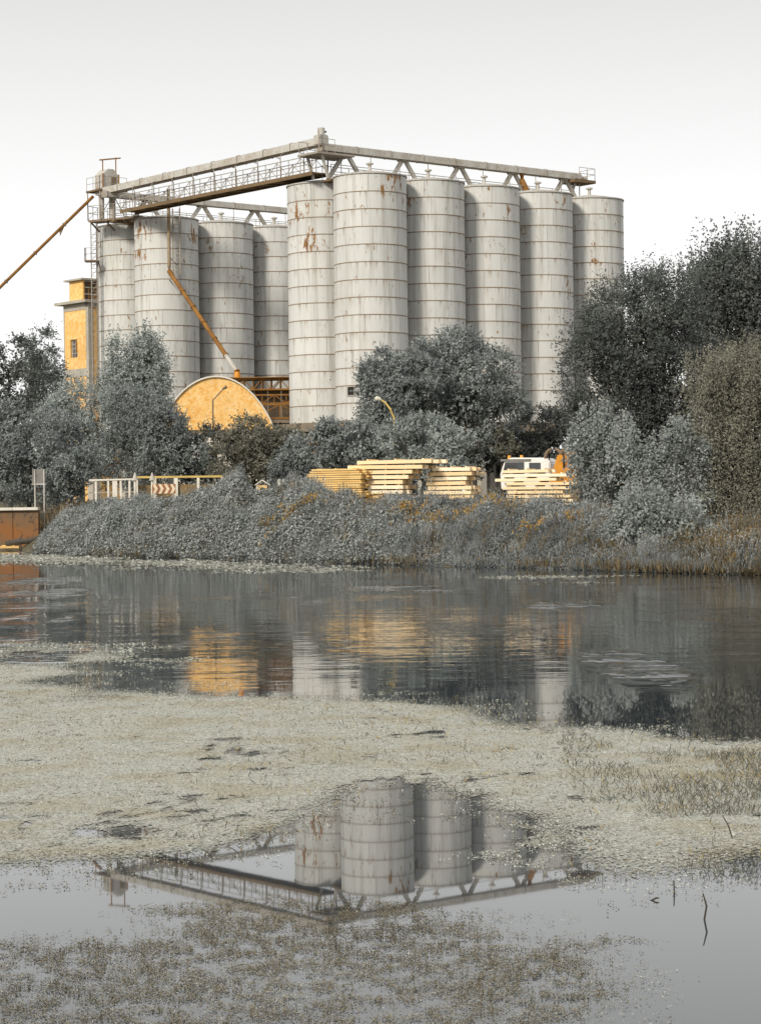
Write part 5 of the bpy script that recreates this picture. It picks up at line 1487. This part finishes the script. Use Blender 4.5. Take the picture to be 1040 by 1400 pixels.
weed('near_weed_flakes', 'small pale flakes between the brownish tufts closest to the camera', FRONT, 90000, 0.0065, lambda x, y: RNG.random(len(x)) < np.clip(0.5 + dfront(x, y) * 4, 0.1, 1), M['weed'], 26, tint0=0.45)
FAR = [(-40, 756), (60, 757), (180, 763), (300, 768), (420, 774), (500, 778), (480, 782), (400, 784), (250, 778), (120, 770), (-40, 772)]
weed('bank_weed', 'pale strip of weed along the far bank on the left', FAR, 90000, 0.045, lambda x, y: fbm(x * 0.5, y * 0.25, 51) > 0.36, M['weed'], 27, tint0=0.5, lift=0.012, tilt=0.08)
mat_sheet('bank_mat', 'pale felt of weed along the far bank on the left', FAR, (), lambda x, y: fbm(x * 0.5, y * 0.25, 51) - 0.36, M['felt'], 0.25, 0.45, 27)
FAR2 = [(640, 790), (760, 788), (880, 793), (800, 797), (690, 796)]
weed('bank_weed', 'thin pale strip of weed near the far bank on the right', FAR2, 14000, 0.04, lambda x, y: fbm(x * 0.6, y * 0.2, 52) > 0.45, M['weed'], 28, tint0=0.4, lift=0.012, tilt=0.08)
mat_sheet('bank_mat', 'thin pale felt of weed near the far bank on the right', FAR2, (), lambda x, y: fbm(x * 0.6, y * 0.2, 52) - 0.42, M['felt'], 0.2, 0.4, 28)
UP = [(-40, 880), (120, 884), (255, 898), (262, 916), (150, 914), (-40, 908)]
weed('streaky_weed', 'broken streaks of weed at the left, upstream of the matted weed', UP, 40000, 0.022, lambda x, y: fbm(x * 1.2, y * 0.5, 53) > 0.50, M['weed'], 29, tint0=0.5, tilt=0.12)
mat_sheet('streaky_mat', 'broken felt of weed at the left, upstream of the main mat', UP, (), lambda x, y: fbm(x * 1.2, y * 0.5, 53) - 0.50, M['felt'], 0.1, 0.18, 29)
MIDP = [(600, 964), (700, 972), (860, 990), (1000, 1000), (1000, 1006), (840, 1000), (700, 984)]

# blades of water grass at the right of the mat
n = 14000
poly = [on_water(*q) for q in ((760, 1010), (900, 1010), (1060, 1020), (1060, 1200), (930, 1190), (800, 1120))]
x = RNG.uniform(1.0, 6.5, n * 4); y = RNG.uniform(11, 23, n * 4)
k = inside(x, y, poly) & (fbm(x * 1.3, y * 0.9, 61) > 0.50) & (RNG.random(n * 4) < 0.35 + 0.6 * smooth((x / y * F - 280) / 200)); x, y = x[k], y[k]; n = len(x)
a = unit(rvec(n) * 0.65 + np.array([0.0, 0, 0.75])); a[:, 2] = np.abs(a[:, 2])
tag(leaf_object('water_grass', np.stack([x, y, 0 * x], 1), a, perp(a, n), RNG.uniform(0.035, 0.10, n), 0.0032, fbm(x * 1.5, y * 1.1, 63) * 0.9 + RNG.normal(0, 0.2, n) - 0.05, M['reed']), 'blades of grass sprouting from the weed at the right', None, None, 'stuff')
n = 1500
x = RNG.uniform(-1.5, 5.0, n); y = RNG.uniform(12.5, 24, n)
k = inside(x, y, [on_water(*q) for q in MAIN]) & ~inside(x, y, [on_water(*q) for q in HOLE]); x, y = x[k], y[k]; n = len(x)
a = unit(rvec(n) * 0.7 + np.array([0.0, 0, 0.6])); a[:, 2] = np.abs(a[:, 2])
tag(leaf_object('weed_sprigs', np.stack([x, y, 0 * x], 1), a, perp(a, n), RNG.uniform(0.03, 0.10, n), 0.004, RNG.random(n), M['reed']), 'scattered sprigs standing out of the matted weed', None, None, 'stuff')
for pts, lab in (([(962, 1258), (966, 1240), (961, 1222)], 'bent brown reed standing in open water at the right, the tallest of the reeds'),
                 ([(880, 1232), (897, 1240), (901, 1232), (896, 1228)], 'looped brown reed at the edge of the weed'),
                 ([(922, 1222), (921, 1204)], 'short straight reed at the edge of the weed, left of the tallest bent reed'),
                 ([(1003, 1148), (996, 1130), (988, 1116)], 'dark slanting reed rising from the grass at the right')):
    X0, Y0 = on_water(*pts[0])
    t = thing('bent_reed', (X0, Y0, 0), lab, 'reed', 'single reeds in the water')
    P3 = [at(px_, py_, Y0) for px_, py_ in pts]; P3[0].z = -0.02
    for q in P3[1:]: q.z = max(q.z, 0.012)
    MB().tube(P3, [0.005] * (len(P3) - 1) + [0.003], 6).build('stem', M['straw'], t)
